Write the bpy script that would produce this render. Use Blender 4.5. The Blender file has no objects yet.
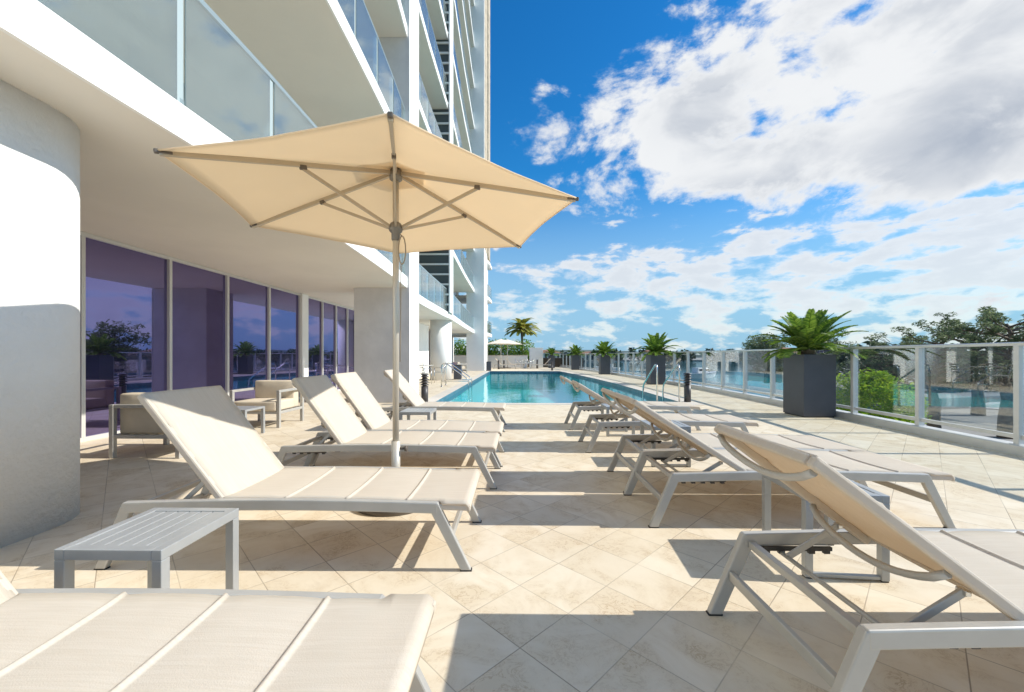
import bpy, bmesh, math, random
from mathutils import Vector, Matrix, noise
random.seed(7)
R = math.radians
PI = math.pi
S = bpy.context.scene
C = S.collection

# ------------------------------------------------------------------ camera
cam_d = bpy.data.cameras.new('camera'); cam = bpy.data.objects.new('camera', cam_d); C.objects.link(cam)
cam.location = (0, 0, 1.15)
cam.rotation_euler = (R(90), 0, R(.85)); cam_d.shift_y = 9.5 / 1024
cam_d.sensor_width = 36; cam_d.lens = 36 * 403 / 1024
cam_d.clip_start = .05; cam_d.clip_end = 9000
S.camera = cam

# ------------------------------------------------------------------ light
SUN_EL = 36.8
sun_d = bpy.data.lights.new('sun', 'SUN'); sun = bpy.data.objects.new('sun', sun_d); C.objects.link(sun)
sun_d.energy = 3.5; sun_d.angle = R(.5); sun_d.color = (1, .95, .86)
sun.rotation_euler = Vector((math.cos(R(SUN_EL)), .0, math.sin(R(SUN_EL)))).to_track_quat('Z', 'Y').to_euler()
S.view_settings.view_transform = 'Standard'; S.view_settings.look = 'None'
S.view_settings.exposure = .68; S.view_settings.gamma = 1
S.view_settings.use_curve_mapping = False

# ------------------------------------------------------------------ node helper
class NT:
    def __init__(s, tree): s.t = tree; s.n = tree.nodes; s.l = tree.links
    def node(s, typ, **kw):
        n = s.n.new(typ)
        for k, v in kw.items():
            if k.startswith('_'): n.inputs[k[1:]].default_value = v
            else: setattr(n, k, v)
        return n
    def inp(s, sock, v):
        if hasattr(v, 'is_linked') or isinstance(v, bpy.types.NodeSocket): s.l.new(v, sock)
        elif v is not None: sock.default_value = v
    def m(s, op, a, b=None, c=None, clamp=False):
        n = s.n.new('ShaderNodeMath'); n.operation = op; n.use_clamp = clamp
        s.inp(n.inputs[0], a)
        if b is not None: s.inp(n.inputs[1], b)
        if c is not None: s.inp(n.inputs[2], c)
        return n.outputs[0]
    def ss(s, v, lo, hi, a=0., b=1.):
        n = s.n.new('ShaderNodeMapRange'); n.interpolation_type = 'SMOOTHSTEP'
        s.inp(n.inputs[0], v); n.inputs[1].default_value = lo; n.inputs[2].default_value = hi
        n.inputs[3].default_value = a; n.inputs[4].default_value = b
        return n.outputs[0]
    def noise(s, vec, scale, detail=4, rough=.55, dist=0.):
        n = s.n.new('ShaderNodeTexNoise'); 
        if vec is not None: s.l.new(vec, n.inputs['Vector'])
        n.inputs['Scale'].default_value = scale; n.inputs['Detail'].default_value = detail
        n.inputs['Roughness'].default_value = rough; n.inputs['Distortion'].default_value = dist
        return n.outputs[0]
    def mix(s, f, a, b, typ='MIX'):
        n = s.n.new('ShaderNodeMix'); n.data_type = 'RGBA'; n.blend_type = typ
        s.inp(n.inputs[0], f)
        for sock, v in ((n.inputs[6], a), (n.inputs[7], b)):
            if isinstance(v, tuple): sock.default_value = (*v[:3], 1)
            else: s.l.new(v, sock)
        return n.outputs[2]
    def xyz(s, x, y, z):
        n = s.n.new('ShaderNodeCombineXYZ')
        for i, v in enumerate((x, y, z)): s.inp(n.inputs[i], v)
        return n.outputs[0]

# ------------------------------------------------------------------ sky
W = bpy.data.worlds.new('World'); S.world = W; W.use_nodes = True
w = NT(W.node_tree); w.n.clear()
out = w.node('ShaderNodeOutputWorld')
sky = w.node('ShaderNodeTexSky'); sky.sky_type = 'NISHITA'; sky.sun_disc = False
sky.sun_elevation = R(SUN_EL); sky.sun_rotation = R(90); sky.air_density = 1.25; sky.dust_density = .35; sky.ozone_density = 3.5
hs = w.node('ShaderNodeHueSaturation'); hs.inputs['Saturation'].default_value = 1.32; hs.inputs['Value'].default_value = .80; hs.inputs['Hue'].default_value = .5
w.l.new(sky.outputs[0], hs.inputs['Color'])
tint = w.mix(1.0, hs.outputs[0], (.30, .84, 1.02), 'MULTIPLY')
bg = w.node('ShaderNodeBackground'); w.l.new(tint, bg.inputs[0]); bg.inputs[1].default_value = .125
tc = w.node('ShaderNodeTexCoord'); sp = w.node('ShaderNodeSeparateXYZ'); w.l.new(tc.outputs['Generated'], sp.inputs[0])
X, Y, Z = sp.outputs
U = w.m('ARCTAN2', X, Y)
hyp = w.m('SQRT', w.m('ADD', w.m('MULTIPLY', X, X), w.m('MULTIPLY', Y, Y)))
V = w.m('DIVIDE', Z, w.m('MAXIMUM', hyp, .001))
den = w.m('ADD', w.m('MAXIMUM', Z, 0.), .16)
P3 = w.xyz(w.m('DIVIDE', X, den), w.m('DIVIDE', Y, den), 0.)
P3s = w.xyz(w.m('ADD', w.m('DIVIDE', X, den), .18), w.m('DIVIDE', Y, den), 0.)
PD = w.xyz(w.m('MULTIPLY', U, 1.0), w.m('MULTIPLY', V, 1.35), .37)
PDs = w.xyz(w.m('SUBTRACT', U, .05), w.m('ADD', w.m('MULTIPLY', V, 1.35), -.07), .37)
n1 = w.noise(PD, 4.3, 10, .60, .35)
n2 = w.noise(PD, 15, 6, .62)
n3 = w.noise(PDs, 4.3, 5, .55, .35)
PL_ = w.xyz(w.m('MULTIPLY', U, 1.0), w.m('MULTIPLY', V, 2.5), 2.1)
n4 = w.noise(PL_, 10.5, 8, .58, .15)
def blob(px, py, a, b, k, tilt=0.):
    u0 = math.atan((px - 518) / 403); v0 = (355.5 - py) / 403 * math.cos(u0)
    du = w.m('SUBTRACT', U, u0); dv = w.m('SUBTRACT', V, v0)
    if tilt: dv = w.m('SUBTRACT', dv, w.m('MULTIPLY', du, tilt))
    q = w.m('ADD', w.m('POWER', w.m('ABSOLUTE', w.m('DIVIDE', du, a)), 2.), w.m('POWER', w.m('ABSOLUTE', w.m('DIVIDE', dv, b)), 2.))
    return w.m('MULTIPLY', w.m('EXPONENT', w.m('MULTIPLY', q, -1.)), k)
def addall(l):
    r = l[0]
    for x in l[1:]: r = w.m('ADD', r, x)
    return r
mask = addall([
    blob(625, 150, .19, .18, .38), blob(700, 80, .16, .20, .28), blob(800, 40, .26, .22, .30), blob(900, 130, .26, .20, .34), blob(1000, 60, .24, .2, .3),
    blob(760, 185, .22, .09, .22), blob(1024, 170, .16, .08, .18), blob(1700, 150, .6, .35, .12), blob(600,120,.05,.08,.10),
    blob(535, 93, .05, .028, .22), blob(870, 12, .10, .03, -.3), blob(925, 60, .05, .03, -.16), blob(755, 130, .02, .08, -.13), blob(785, 65, .05, .05, -.14), blob(830, 110, .04, .03, -.12), blob(960,205,.08,.03,-.2), blob(400, 100, .30, .5, -.35), blob(575, 20, .12, .12, -.25), blob(600, 240, .16, .022, -.22), blob(720, 228, .10, .014, -.12), blob(925, 232, .08, .02, -.2)])
D = addall([w.m('MULTIPLY', w.m('SUBTRACT', n1, .5), 1.75), w.m('MULTIPLY', w.m('SUBTRACT', n2, .5), .62), w.m('SUBTRACT', mask, .21)])
fac = w.ss(D, -.05, .27)
low = w.m('MULTIPLY', w.ss(V, .02, .10, .6, 1.), w.ss(V, .22, .42, 1., .0))
D2 = w.m('ADD', w.m('MULTIPLY_ADD', n2, .22, w.m('ADD', n4, -.665)), addall([w.m('MULTIPLY', low, .10), blob(760, 265, .22, .06, .09), blob(1010, 235, .12, .06, .16), blob(1500, 300, .5, .16, .10), blob(640, 268, .25, .05, .08), blob(620,310,.3,.02,.08), blob(900, 290, .3, .03, .05), blob(420, 200, .35, .2, -.12), blob(600,238,.2,.03,-.10)]))
fac2 = w.m('MULTIPLY', w.ss(D2, .0, .17), w.m('MULTIPLY', w.ss(V, .30, .46, 1., 0.), .92))
veil = w.m('MULTIPLY', w.ss(V, .02, .36, .62, .0), w.ss(n1, .35, .62, .6, 1.))
haze_ = w.ss(V, .02, .46, .88, 0.)
fac = w.m('MAXIMUM', w.m('MAXIMUM', fac, fac2), w.m('MAXIMUM', veil, haze_))
fac = w.m('MULTIPLY', fac, w.ss(Z, -.01, .01))
grey = addall([blob(850, 185, .22, .045, .62, -.12), blob(950, 130, .16, .05, .6), blob(700, 200, .16, .04, .5), blob(1000, 250, .12, .02, .4), blob(690, 120, .1, .06, .2)])
thick = w.ss(D, .10, .48)
g = w.m('ADD', w.m('MULTIPLY', thick, w.m('ADD', w.m('MULTIPLY', w.ss(n3, .42, .66), .52), w.m('MULTIPLY', grey, w.ss(n1, .3, .6)))), w.m('MULTIPLY', w.ss(D2, .08, .3), .25), clamp=True)
ccol = w.mix(g, (1.0, 1.0, 1.0), (.49, .53, .61)); ccol = w.mix(w.m('MULTIPLY', w.ss(V, .0, .5, 1., .7), w.ss(w.m('MAXIMUM', D, D2), .0, .13, 1., .12)), ccol, (.36, .60, .86))
cb = w.node('ShaderNodeBackground'); w.l.new(ccol, cb.inputs[0]); cb.inputs[1].default_value = .585
mx = w.node('ShaderNodeMixShader'); w.l.new(fac, mx.inputs[0]); w.l.new(bg.outputs[0], mx.inputs[1]); w.l.new(cb.outputs[0], mx.inputs[2])
w.l.new(mx.outputs[0], out.inputs[0])

# ------------------------------------------------------------------ materials
M = {}
def mat(name, col, rough=.5, metal=0., bump=0., bscale=40., var=0., vscale=3., spec=.5, trans=0., emis=None, detail=5):
    m = bpy.data.materials.new(name); m.use_nodes = True; t = NT(m.node_tree)
    p = t.n['Principled BSDF']; p.inputs['Roughness'].default_value = rough; p.inputs['Metallic'].default_value = metal
    p.inputs['Specular IOR Level'].default_value = spec
    p.inputs['Base Color'].default_value = (*col, 1)
    o = t.node('ShaderNodeTexCoord').outputs['Object']
    if var:
        n = t.noise(o, vscale, detail, .6)
        f = t.ss(n, .3, .7)
        c = t.mix(f, tuple(x * (1 - var) for x in col), tuple(min(1, x * (1 + var * .6)) for x in col))
        t.l.new(c, p.inputs['Base Color'])
        t.l.new(t.m('ADD', t.m('MULTIPLY', n, .25), rough - .12), p.inputs['Roughness'])
    if bump:
        b = t.node('ShaderNodeBump'); b.inputs['Strength'].default_value = bump; b.inputs['Distance'].default_value = .02
        t.l.new(t.noise(o, bscale, 6, .6), b.inputs['Height']); t.l.new(b.outputs[0], p.inputs['Normal'])
    if trans:
        tr = t.node('ShaderNodeBsdfTranslucent'); tr.inputs[0].default_value = (*[min(1, x * 1.1) for x in col], 1)
        ms = t.node('ShaderNodeMixShader'); ms.inputs[0].default_value = trans
        t.l.new(p.outputs[0], ms.inputs[1]); t.l.new(tr.outputs[0], ms.inputs[2])
        t.l.new(ms.outputs[0], t.n['Material Output'].inputs[0])
    M[name] = m; return m

mat('stucco', (.76, .755, .735), .85, bump=.45, bscale=22, var=.035, vscale=2)
mat('white_paint', (.82, .81, .78), .7, bump=.08, bscale=20, var=.03, vscale=1.5)
mat('soffit', (.75, .71, .635), .8, bump=.06, bscale=25, var=.04, vscale=.7)
mat('pier_shade_grey', (.66, .65, .63), .85, bump=.35, bscale=6, var=.10, vscale=1.3)  # shade of the pier front put into a greyer colour
mat('tan_stone', (.50, .42, .31), .85, bump=.8, bscale=5, var=.35, vscale=2.5)
mat('frame_metal', (.47, .455, .42), .42, metal=.25, var=.05, vscale=8, bump=.03, bscale=200)
mat('table_metal', (.40, .41, .41), .38, metal=.3, var=.05, vscale=8)
mat('rail_metal', (.66, .66, .64), .38, metal=.35, var=.04, vscale=5)
mat('window_metal', (.62, .61, .58), .45, metal=.2)
mat('champagne_metal', (.50, .43, .33), .38, metal=.45, var=.04, vscale=6)
mat('pole_metal', (.62, .58, .50), .4, metal=.4)
mat('steel', (.68, .67, .64), .16, metal=1.)
mat('dark_plastic', (.045, .04, .036), .45)
mat('dark_bronze', (.13, .11, .09), .45, metal=.3)
mat('hub_grey', (.22, .20, .17), .4, metal=.3)
mat('balcony_post', (.42, .50, .51), .4, metal=.2)
mat('balcony_metal', (.27, .34, .36), .4, metal=.3)
mat('planter_grey', (.075, .08, .095), .5, var=.12, vscale=3, bump=.03, bscale=60)
mat('bollard_dark', (.06, .055, .055), .42, var=.1, vscale=9)
mat('canopy_fabric', (.88, .76, .585), .9, bump=.04, bscale=400, trans=.5, var=.03, vscale=2, spec=.1)
mat('cushion_fabric', (.66, .57, .44), .95, bump=.1, bscale=180, var=.06, vscale=4, spec=.1)
mat('louver_dark', (.075, .095, .10), .6)
mat('door_dark', (.05, .05, .055), .25)
mat('balcony_door', (.30, .33, .33), .3)
mat('far_canopy', (.86, .80, .70), .9, trans=.3)
mat('cream_wall', (.70, .62, .48), .85, bump=.1, bscale=15, var=.05)
mat('bark', (.16, .12, .085), .9, bump=.8, bscale=14, var=.35, vscale=8)
mat('palm_bark', (.24, .19, .13), .9, bump=1, bscale=18, var=.35, vscale=10)
mat('soil', (.06, .045, .03), .95, bump=.6, bscale=40)
mat('rubber', (.02, .02, .02), .7)
mat('rope', (.35, .28, .2), .9)
mat('boat_white', (.8, .8, .79), .3)
mat('roof_tile', (.32, .17, .11), .8, var=.2, vscale=2)
mat('house_cream', (.66, .60, .48), .85, var=.05)
mat('coping', (.62, .56, .48), .75, bump=.1, bscale=30, var=.10, vscale=2.5)
mat('paving_grey', (.27, .26, .24), .9, bump=.2, bscale=4, var=.15, vscale=.5)
mat('seawall', (.46, .44, .40), .9, bump=.3, bscale=4, var=.15, vscale=.6)
mat('hill_blue', (.10, .14, .13), .95, var=.3, vscale=.02)

def leaf_mat(name, c1, c2, trans=.35, scale=.8):
    m = bpy.data.materials.new(name); m.use_nodes = True; t = NT(m.node_tree); p = t.n['Principled BSDF']
    g_ = t.node('ShaderNodeNewGeometry'); o = t.node('ShaderNodeTexCoord').outputs['Object']
    f = t.m('ADD', t.m('MULTIPLY', g_.outputs['Random Per Island'], .5), t.m('MULTIPLY', t.noise(o, scale, 3), .5))
    c = t.mix(t.ss(f, .25, .75), c1, c2); t.l.new(c, p.inputs['Base Color']); p.inputs['Roughness'].default_value = .5
    p.inputs['Specular IOR Level'].default_value = .35
    tr = t.node('ShaderNodeBsdfTranslucent'); t.l.new(c, tr.inputs[0]); ms = t.node('ShaderNodeMixShader'); ms.inputs[0].default_value = trans
    t.l.new(p.outputs[0], ms.inputs[1]); t.l.new(tr.outputs[0], ms.inputs[2]); t.l.new(ms.outputs[0], t.n['Material Output'].inputs[0])
    M[name] = m
leaf_mat('cycad_leaf', (.06, .14, .015), (.26, .38, .05), .4, 2)
leaf_mat('palm_leaf', (.34, .40, .07), (.65, .53, .14), .5, 1)
leaf_mat('hedge_leaf', (.09, .20, .02), (.24, .38, .04), .45, 1)
leaf_mat('bush_leaf', (.16, .34, .02), (.42, .55, .04), .5, 1.2)
leaf_mat('pine_leaf', (.08, .12, .055), (.22, .26, .13), .5, .4)
leaf_mat('far_leaf', (.03, .055, .03), (.08, .11, .06), .2, .1)

# sling fabric: fine weave
def sling_mat():
    m = bpy.data.materials.new('sling'); m.use_nodes = True; t = NT(m.node_tree); p = t.n['Principled BSDF']
    o = t.node('ShaderNodeTexCoord').outputs['Object']
    mp = t.node('ShaderNodeMapping'); mp.inputs['Scale'].default_value = (3, 90, 3); t.l.new(o, mp.inputs[0])
    st = t.noise(mp.outputs[0], 1.6, 3, .6)
    big = t.noise(o, 2.2, 4, .6)
    c = t.mix(t.ss(st, .3, .7), (.72, .665, .56), (.78, .73, .63))
    c = t.mix(t.ss(big, .35, .75, 0, .3), c, (.69, .625, .51))
    t.l.new(c, p.inputs['Base Color']); p.inputs['Roughness'].default_value = .9; p.inputs['Specular IOR Level'].default_value = .15
    b = t.node('ShaderNodeBump'); b.inputs['Strength'].default_value = .25; b.inputs['Distance'].default_value = .004
    fw = t.noise(o, 260, 2, .5); t.l.new(t.m('ADD', fw, t.m('MULTIPLY', st, .6)), b.inputs['Height']); t.l.new(b.outputs[0], p.inputs['Normal'])
    tr = t.node('ShaderNodeBsdfTranslucent'); tr.inputs[0].default_value = (.78, .56, .32, 1)
    ms = t.node('ShaderNodeMixShader'); ms.inputs[0].default_value = .30
    t.l.new(p.outputs[0], ms.inputs[1]); t.l.new(tr.outputs[0], ms.inputs[2]); t.l.new(ms.outputs[0], t.n['Material Output'].inputs[0])
    M['sling'] = m
sling_mat()

# diagonal travertine pavers
TS = .305
def deck_mat():
    m = bpy.data.materials.new('travertine'); m.use_nodes = True; t = NT(m.node_tree); p = t.n['Principled BSDF']
    o = t.node('ShaderNodeTexCoord').outputs['Object']; s_ = t.node('ShaderNodeSeparateXYZ'); t.l.new(o, s_.inputs[0])
    x, y = s_.outputs[0], s_.outputs[1]
    x = t.m('SUBTRACT', x, .008); y = t.m('SUBTRACT', y, 1.585)
    k = 1 / (math.sqrt(2) * TS)
    a = t.m('MULTIPLY', t.m('ADD', x, y), k); b = t.m('MULTIPLY', t.m('SUBTRACT', y, x), k)
    ia, ib = t.m('FLOOR', a), t.m('FLOOR', b)
    wn = t.node('ShaderNodeTexWhiteNoise'); wn.noise_dimensions = '3D'; t.l.new(t.xyz(ia, ib, 3.7), wn.inputs[0])
    fa = t.m('ABSOLUTE', t.m('SUBTRACT', t.m('FRACT', a), .5)); fb = t.m('ABSOLUTE', t.m('SUBTRACT', t.m('FRACT', b), .5))
    e = t.m('MAXIMUM', fa, fb)
    joint = t.ss(e, .4905, .4955)
    off = t.node('ShaderNodeVectorMath'); off.operation = 'MULTIPLY_ADD'; t.l.new(wn.outputs['Color'], off.inputs[0]); off.inputs[1].default_value = (9, 9, 9); t.l.new(o, off.inputs[2])
    n1 = t.noise(off.outputs[0], 3.2, 8, .62, .8); n2 = t.noise(off.outputs[0], 13, 6, .7, 1.5); n3 = t.noise(off.outputs[0], 60, 3, .6)
    base = t.mix(t.ss(n1, .30, .72), (.77, .68, .535), (.65, .54, .38))
    base = t.mix(t.ss(wn.outputs['Value'], 0, 1, 0, .5), base, (.66, .56, .41))
    vein = t.ss(t.m('ABSOLUTE', t.m('SUBTRACT', n2, .5)), 0, .035, 1, 0)
    vein = t.m('MULTIPLY', vein, t.ss(n1, .45, .7))
    base = t.mix(t.m('MULTIPLY', vein, .75), base, (.42, .29, .17))
    spk = t.ss(n3, .68, .76); base = t.mix(t.m('MULTIPLY', spk, .35), base, (.34, .25, .16))
    dirt = t.noise(o, .55, 4, .6); base = t.mix(t.ss(dirt, .45, .75, 0, .2), base, (.54, .44, .32))
    base = t.mix(t.m('MULTIPLY', joint, t.ss(t.noise(o, 1.1, 3), .35, .65, .25, .85)), base, (.26, .20, .14))
    st_ = t.noise(o, 1.7, 9, .72, .6); base = t.mix(t.ss(st_, .56, .68, 0, .28), base, (.50, .38, .25))
    t.l.new(base, p.inputs['Base Color'])
    t.l.new(t.ss(n1, .3, .7, .62, .8), p.inputs['Roughness']); p.inputs['Specular IOR Level'].default_value = .3
    bp = t.node('ShaderNodeBump'); bp.inputs['Strength'].default_value = .35; bp.inputs['Distance'].default_value = .004
    h = t.m('SUBTRACT', t.m('MULTIPLY', n2, .3), joint); t.l.new(h, bp.inputs['Height']); t.l.new(bp.outputs[0], p.inputs['Normal'])
    M['travertine'] = m
deck_mat()

def glass_mat(name, tint, refl=(.9, .95, 1), base=.05, top=.9, rough=0.02, ior=1.5, haze=0.):
    m = bpy.data.materials.new(name); m.use_nodes = True; t = NT(m.node_tree); t.n.remove(t.n['Principled BSDF'])
    tr = t.node('ShaderNodeBsdfTransparent'); tr.inputs[0].default_value = (*tint, 1)
    gl = t.node('ShaderNodeBsdfGlossy'); gl.inputs[0].default_value = (*refl, 1); gl.inputs['Roughness'].default_value = rough
    fr = t.node('ShaderNodeFresnel'); fr.inputs[0].default_value = ior
    f = t.m('MULTIPLY', fr.outputs[0], top); f = t.m('ADD', f, base, clamp=True)
    src = tr.outputs[0]
    if haze:
        df = t.node('ShaderNodeBsdfDiffuse'); df.inputs[0].default_value = (.62, .67, .62, 1); tl = t.node('ShaderNodeBsdfTranslucent'); tl.inputs[0].default_value = (.62, .67, .62, 1)
        h0 = t.node('ShaderNodeMixShader'); h0.inputs[0].default_value = .5; t.l.new(df.outputs[0], h0.inputs[1]); t.l.new(tl.outputs[0], h0.inputs[2])
        h1 = t.node('ShaderNodeMixShader'); h1.inputs[0].default_value = haze; t.l.new(src, h1.inputs[1]); t.l.new(h0.outputs[0], h1.inputs[2]); src = h1.outputs[0]
    ms = t.node('ShaderNodeMixShader'); t.l.new(f, ms.inputs[0]); t.l.new(src, ms.inputs[1]); t.l.new(gl.outputs[0], ms.inputs[2])
    t.l.new(ms.outputs[0], t.n['Material Output'].inputs[0]); M[name] = m
glass_mat('rail_glass', (.93, .945, .94), base=.01, top=.32)
glass_mat('balcony_glass', (.70, .80, .79), base=.10, top=.8, haze=.30)

def window_mat():
    m = bpy.data.materials.new('window_glass'); m.use_nodes = True; t = NT(m.node_tree); p = t.n['Principled BSDF']
    p.inputs['Base Color'].default_value = (.008, .006, .02, 1); p.inputs['Roughness'].default_value = .1
    gl = t.node('ShaderNodeBsdfGlossy'); gl.inputs[0].default_value = (.44, .39, .86, 1); gl.inputs['Roughness'].default_value = .0
    ms = t.node('ShaderNodeMixShader'); ms.inputs[0].default_value = .39
    t.l.new(p.outputs[0], ms.inputs[1]); t.l.new(gl.outputs[0], ms.inputs[2]); t.l.new(ms.outputs[0], t.n['Material Output'].inputs[0]); M['window_glass'] = m
window_mat()

def water_mat(name, tint, scale, strength, base_diff=None, ior=1.33, dist=.02, stretch=(1,1,1), top=1.):
    m = bpy.data.materials.new(name); m.use_nodes = True; t = NT(m.node_tree); t.n.remove(t.n['Principled BSDF'])
    o = t.node('ShaderNodeTexCoord').outputs['Object']
    mp = t.node('ShaderNodeMapping'); mp.inputs['Scale'].default_value = stretch; t.l.new(o, mp.inputs[0])
    b = t.node('ShaderNodeBump'); b.inputs['Strength'].default_value = strength; b.inputs['Distance'].default_value = dist
    t.l.new(t.noise(mp.outputs[0], scale, 5, .55, .3), b.inputs['Height'])
    if base_diff: a = t.node('ShaderNodeBsdfDiffuse'); a.inputs[0].default_value = (*base_diff, 1)
    else: a = t.node('ShaderNodeBsdfTransparent'); a.inputs[0].default_value = (*tint, 1)
    gl = t.node('ShaderNodeBsdfGlossy'); gl.inputs['Roughness'].default_value = .04; gl.inputs[0].default_value=(.9,.95,1,1); t.l.new(b.outputs[0], gl.inputs['Normal'])
    fr = t.node('ShaderNodeFresnel'); fr.inputs[0].default_value = ior; t.l.new(b.outputs[0], fr.inputs['Normal'])
    ms = t.node('ShaderNodeMixShader'); t.l.new(t.m('MULTIPLY', fr.outputs[0], top), ms.inputs[0]); t.l.new(a.outputs[0], ms.inputs[1]); t.l.new(gl.outputs[0], ms.inputs[2])
    t.l.new(ms.outputs[0], t.n['Material Output'].inputs[0]); M[name] = m
water_mat('pool_water', (.30, .90, .93), 2.2, .4, stretch=(1, .6, 1), top=.5)
water_mat('bay_water', None, .35, .35, base_diff=(.03, .13, .16), dist=.15, stretch=(1, .5, 1), top=.8)
water_mat('pool_reflection_water', None, .8, .2, base_diff=(.015, .16, .15), dist=.08, top=.35)  # teal of the pool as mirrored in the railing glass
def tile_mat(name, c1, c2, sc):
    m = bpy.data.materials.new(name); m.use_nodes = True; t = NT(m.node_tree); p = t.n['Principled BSDF']
    o = t.node('ShaderNodeTexCoord').outputs['Object']
    v = t.node('ShaderNodeTexVoronoi'); v.inputs['Scale'].default_value = sc; v.inputs['Randomness'].default_value = 0; t.l.new(o, v.inputs['Vector'])
    wn = t.node('ShaderNodeSeparateColor'); t.l.new(v.outputs['Color'], wn.inputs[0])
    t.l.new(t.mix(wn.outputs[0], c1, c2), p.inputs['Base Color']); p.inputs['Roughness'].default_value = .3; M[name] = m
tile_mat('pool_plaster', (.13, .56, .57), (.16, .61, .62), 6)
tile_mat('waterline_tile', (.03, .09, .13), (.07, .18, .24), 14)

# ------------------------------------------------------------------ mesh helpers
class MB:
    def __init__(s): s.bm = bmesh.new()
    def box(s, x0, x1, y0, y1, z0, z1):
        v = [s.bm.verts.new((x, y, z)) for z in (z0, z1) for x, y in ((x0, y0), (x1, y0), (x1, y1), (x0, y1))]
        for f in ((3, 2, 1, 0), (4, 5, 6, 7), (0, 1, 5, 4), (1, 2, 6, 5), (2, 3, 7, 6), (3, 0, 4, 7)): s.bm.faces.new([v[i] for i in f])
        return s
    def bar(s, a, b, w_, h_, up=(0, 0, 1)):
        """rectangular bar from a to b; w_ across, h_ along up"""
        a, b = Vector(a), Vector(b); d = (b - a).normalized(); u = Vector(up); sd = d.cross(u)
        if sd.length < 1e-4: sd = d.cross(Vector((0, 1, 0)))
        sd.normalize(); u = sd.cross(d).normalized()
        v = []
        for p in (a, b):
            for i, j in ((-1, -1), (1, -1), (1, 1), (-1, 1)): v.append(s.bm.verts.new(p + sd * i * w_ / 2 + u * j * h_ / 2))
        for f in ((3, 2, 1, 0), (4, 5, 6, 7), (0, 1, 5, 4), (1, 2, 6, 5), (2, 3, 7, 6), (3, 0, 4, 7)): s.bm.faces.new([v[i] for i in f])
        return s
    def sweep(s, pts, prof, up=(0, 0, 1), closed_prof=True, cap=True):
        """sweep 2d profile (side, up) along pts"""
        pts = [Vector(p) for p in pts]; rings = []
        for i, p in enumerate(pts):
            d = (pts[min(i + 1, len(pts) - 1)] - pts[max(i - 1, 0)]).normalized(); sd = d.cross(Vector(up))
            if sd.length < 1e-4: sd = Vector((0, 1, 0))
            sd.normalize(); u = sd.cross(d).normalized()
            rings.append([s.bm.verts.new(p + sd * a + u * b) for a, b in prof])
        n = len(prof)
        for r0, r1 in zip(rings, rings[1:]):
            for k in range(n if closed_prof else n - 1): s.bm.faces.new((r0[k], r0[(k + 1) % n], r1[(k + 1) % n], r1[k]))
        if cap: s.bm.faces.new(rings[0][::-1]); s.bm.faces.new(rings[-1])
        return s
    def tube(s, pts, r, n=10, up=(0, 0, 1)):
        pts = [Vector(p) for p in pts]; rs = r if isinstance(r, (list, tuple)) else [r] * len(pts); rings = []; pu = None
        for i, p in enumerate(pts):
            d = (pts[min(i + 1, len(pts) - 1)] - pts[max(i - 1, 0)]).normalized()
            if pu is None:
                pu = Vector(up)
                if abs(d.dot(pu)) > .95: pu = Vector((0, 1, 0))
            sd = d.cross(pu).normalized(); pu = sd.cross(d).normalized()
            rings.append([s.bm.verts.new(p + (sd * math.cos(2 * PI * k / n) + pu * math.sin(2 * PI * k / n)) * rs[i]) for k in range(n)])
        for r0, r1 in zip(rings, rings[1:]):
            for k in range(n): s.bm.faces.new((r0[k], r0[(k + 1) % n], r1[(k + 1) % n], r1[k])).smooth = True
        s.bm.faces.new(rings[0][::-1]); s.bm.faces.new(rings[-1]); return s
    def lathe(s, prof, n=24, c=(0, 0), smooth=True):
        rings = [[s.bm.verts.new((c[0] + r * math.cos(2 * PI * k / n), c[1] + r * math.sin(2 * PI * k / n), z)) for k in range(n)] for r, z in prof]
        for r0, r1 in zip(rings, rings[1:]):
            for k in range(n): s.bm.faces.new((r0[k], r0[(k + 1) % n], r1[(k + 1) % n], r1[k])).smooth = smooth
        s.bm.faces.new(rings[0][::-1]); s.bm.faces.new(rings[-1]); return s
    def prism(s, poly, z0, z1):
        a = [s.bm.verts.new((x, y, z0)) for x, y in poly]; b = [s.bm.verts.new((x, y, z1)) for x, y in poly]; n = len(poly)
        s.bm.faces.new(a[::-1]); s.bm.faces.new(b)
        for k in range(n): s.bm.faces.new((a[k], a[(k + 1) % n], b[(k + 1) % n], b[k]))
        return s
    def face(s, pts):
        return s.bm.faces.new([s.bm.verts.new(p) for p in pts])
    def build(s, name, m, parent=None, bevel=0., recalc=True, shade=False):
        me = bpy.data.meshes.new(name)
        if recalc: bmesh.ops.recalc_face_normals(s.bm, faces=s.bm.faces[:])
        s.bm.to_mesh(me); s.bm.free()
        me.materials.append(M[m]); o = bpy.data.objects.new(name, me); C.objects.link(o)
        if parent: o.parent = parent
        if shade:
            for p in me.polygons: p.use_smooth = True
        if bevel:
            b = o.modifiers.new('bevel', 'BEVEL'); b.width = bevel; b.segments = 2; b.limit_method = 'ANGLE'; b.angle_limit = R(40); b.harden_normals = False
        return o
def tag(o, label=None, cat=None, group=None, kind=None):
    if label: o['label'] = label
    if cat: o['category'] = cat
    if group: o['group'] = group
    if kind: o['kind'] = kind
    return o
def thing(name, label, cat, loc=(0, 0, 0), rz=0., group=None):
    o = bpy.data.objects.new(name, None); C.objects.link(o); o.location = loc; o.rotation_euler = (0, 0, rz); o.empty_display_size = .2
    return tag(o, label, cat, group)
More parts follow.
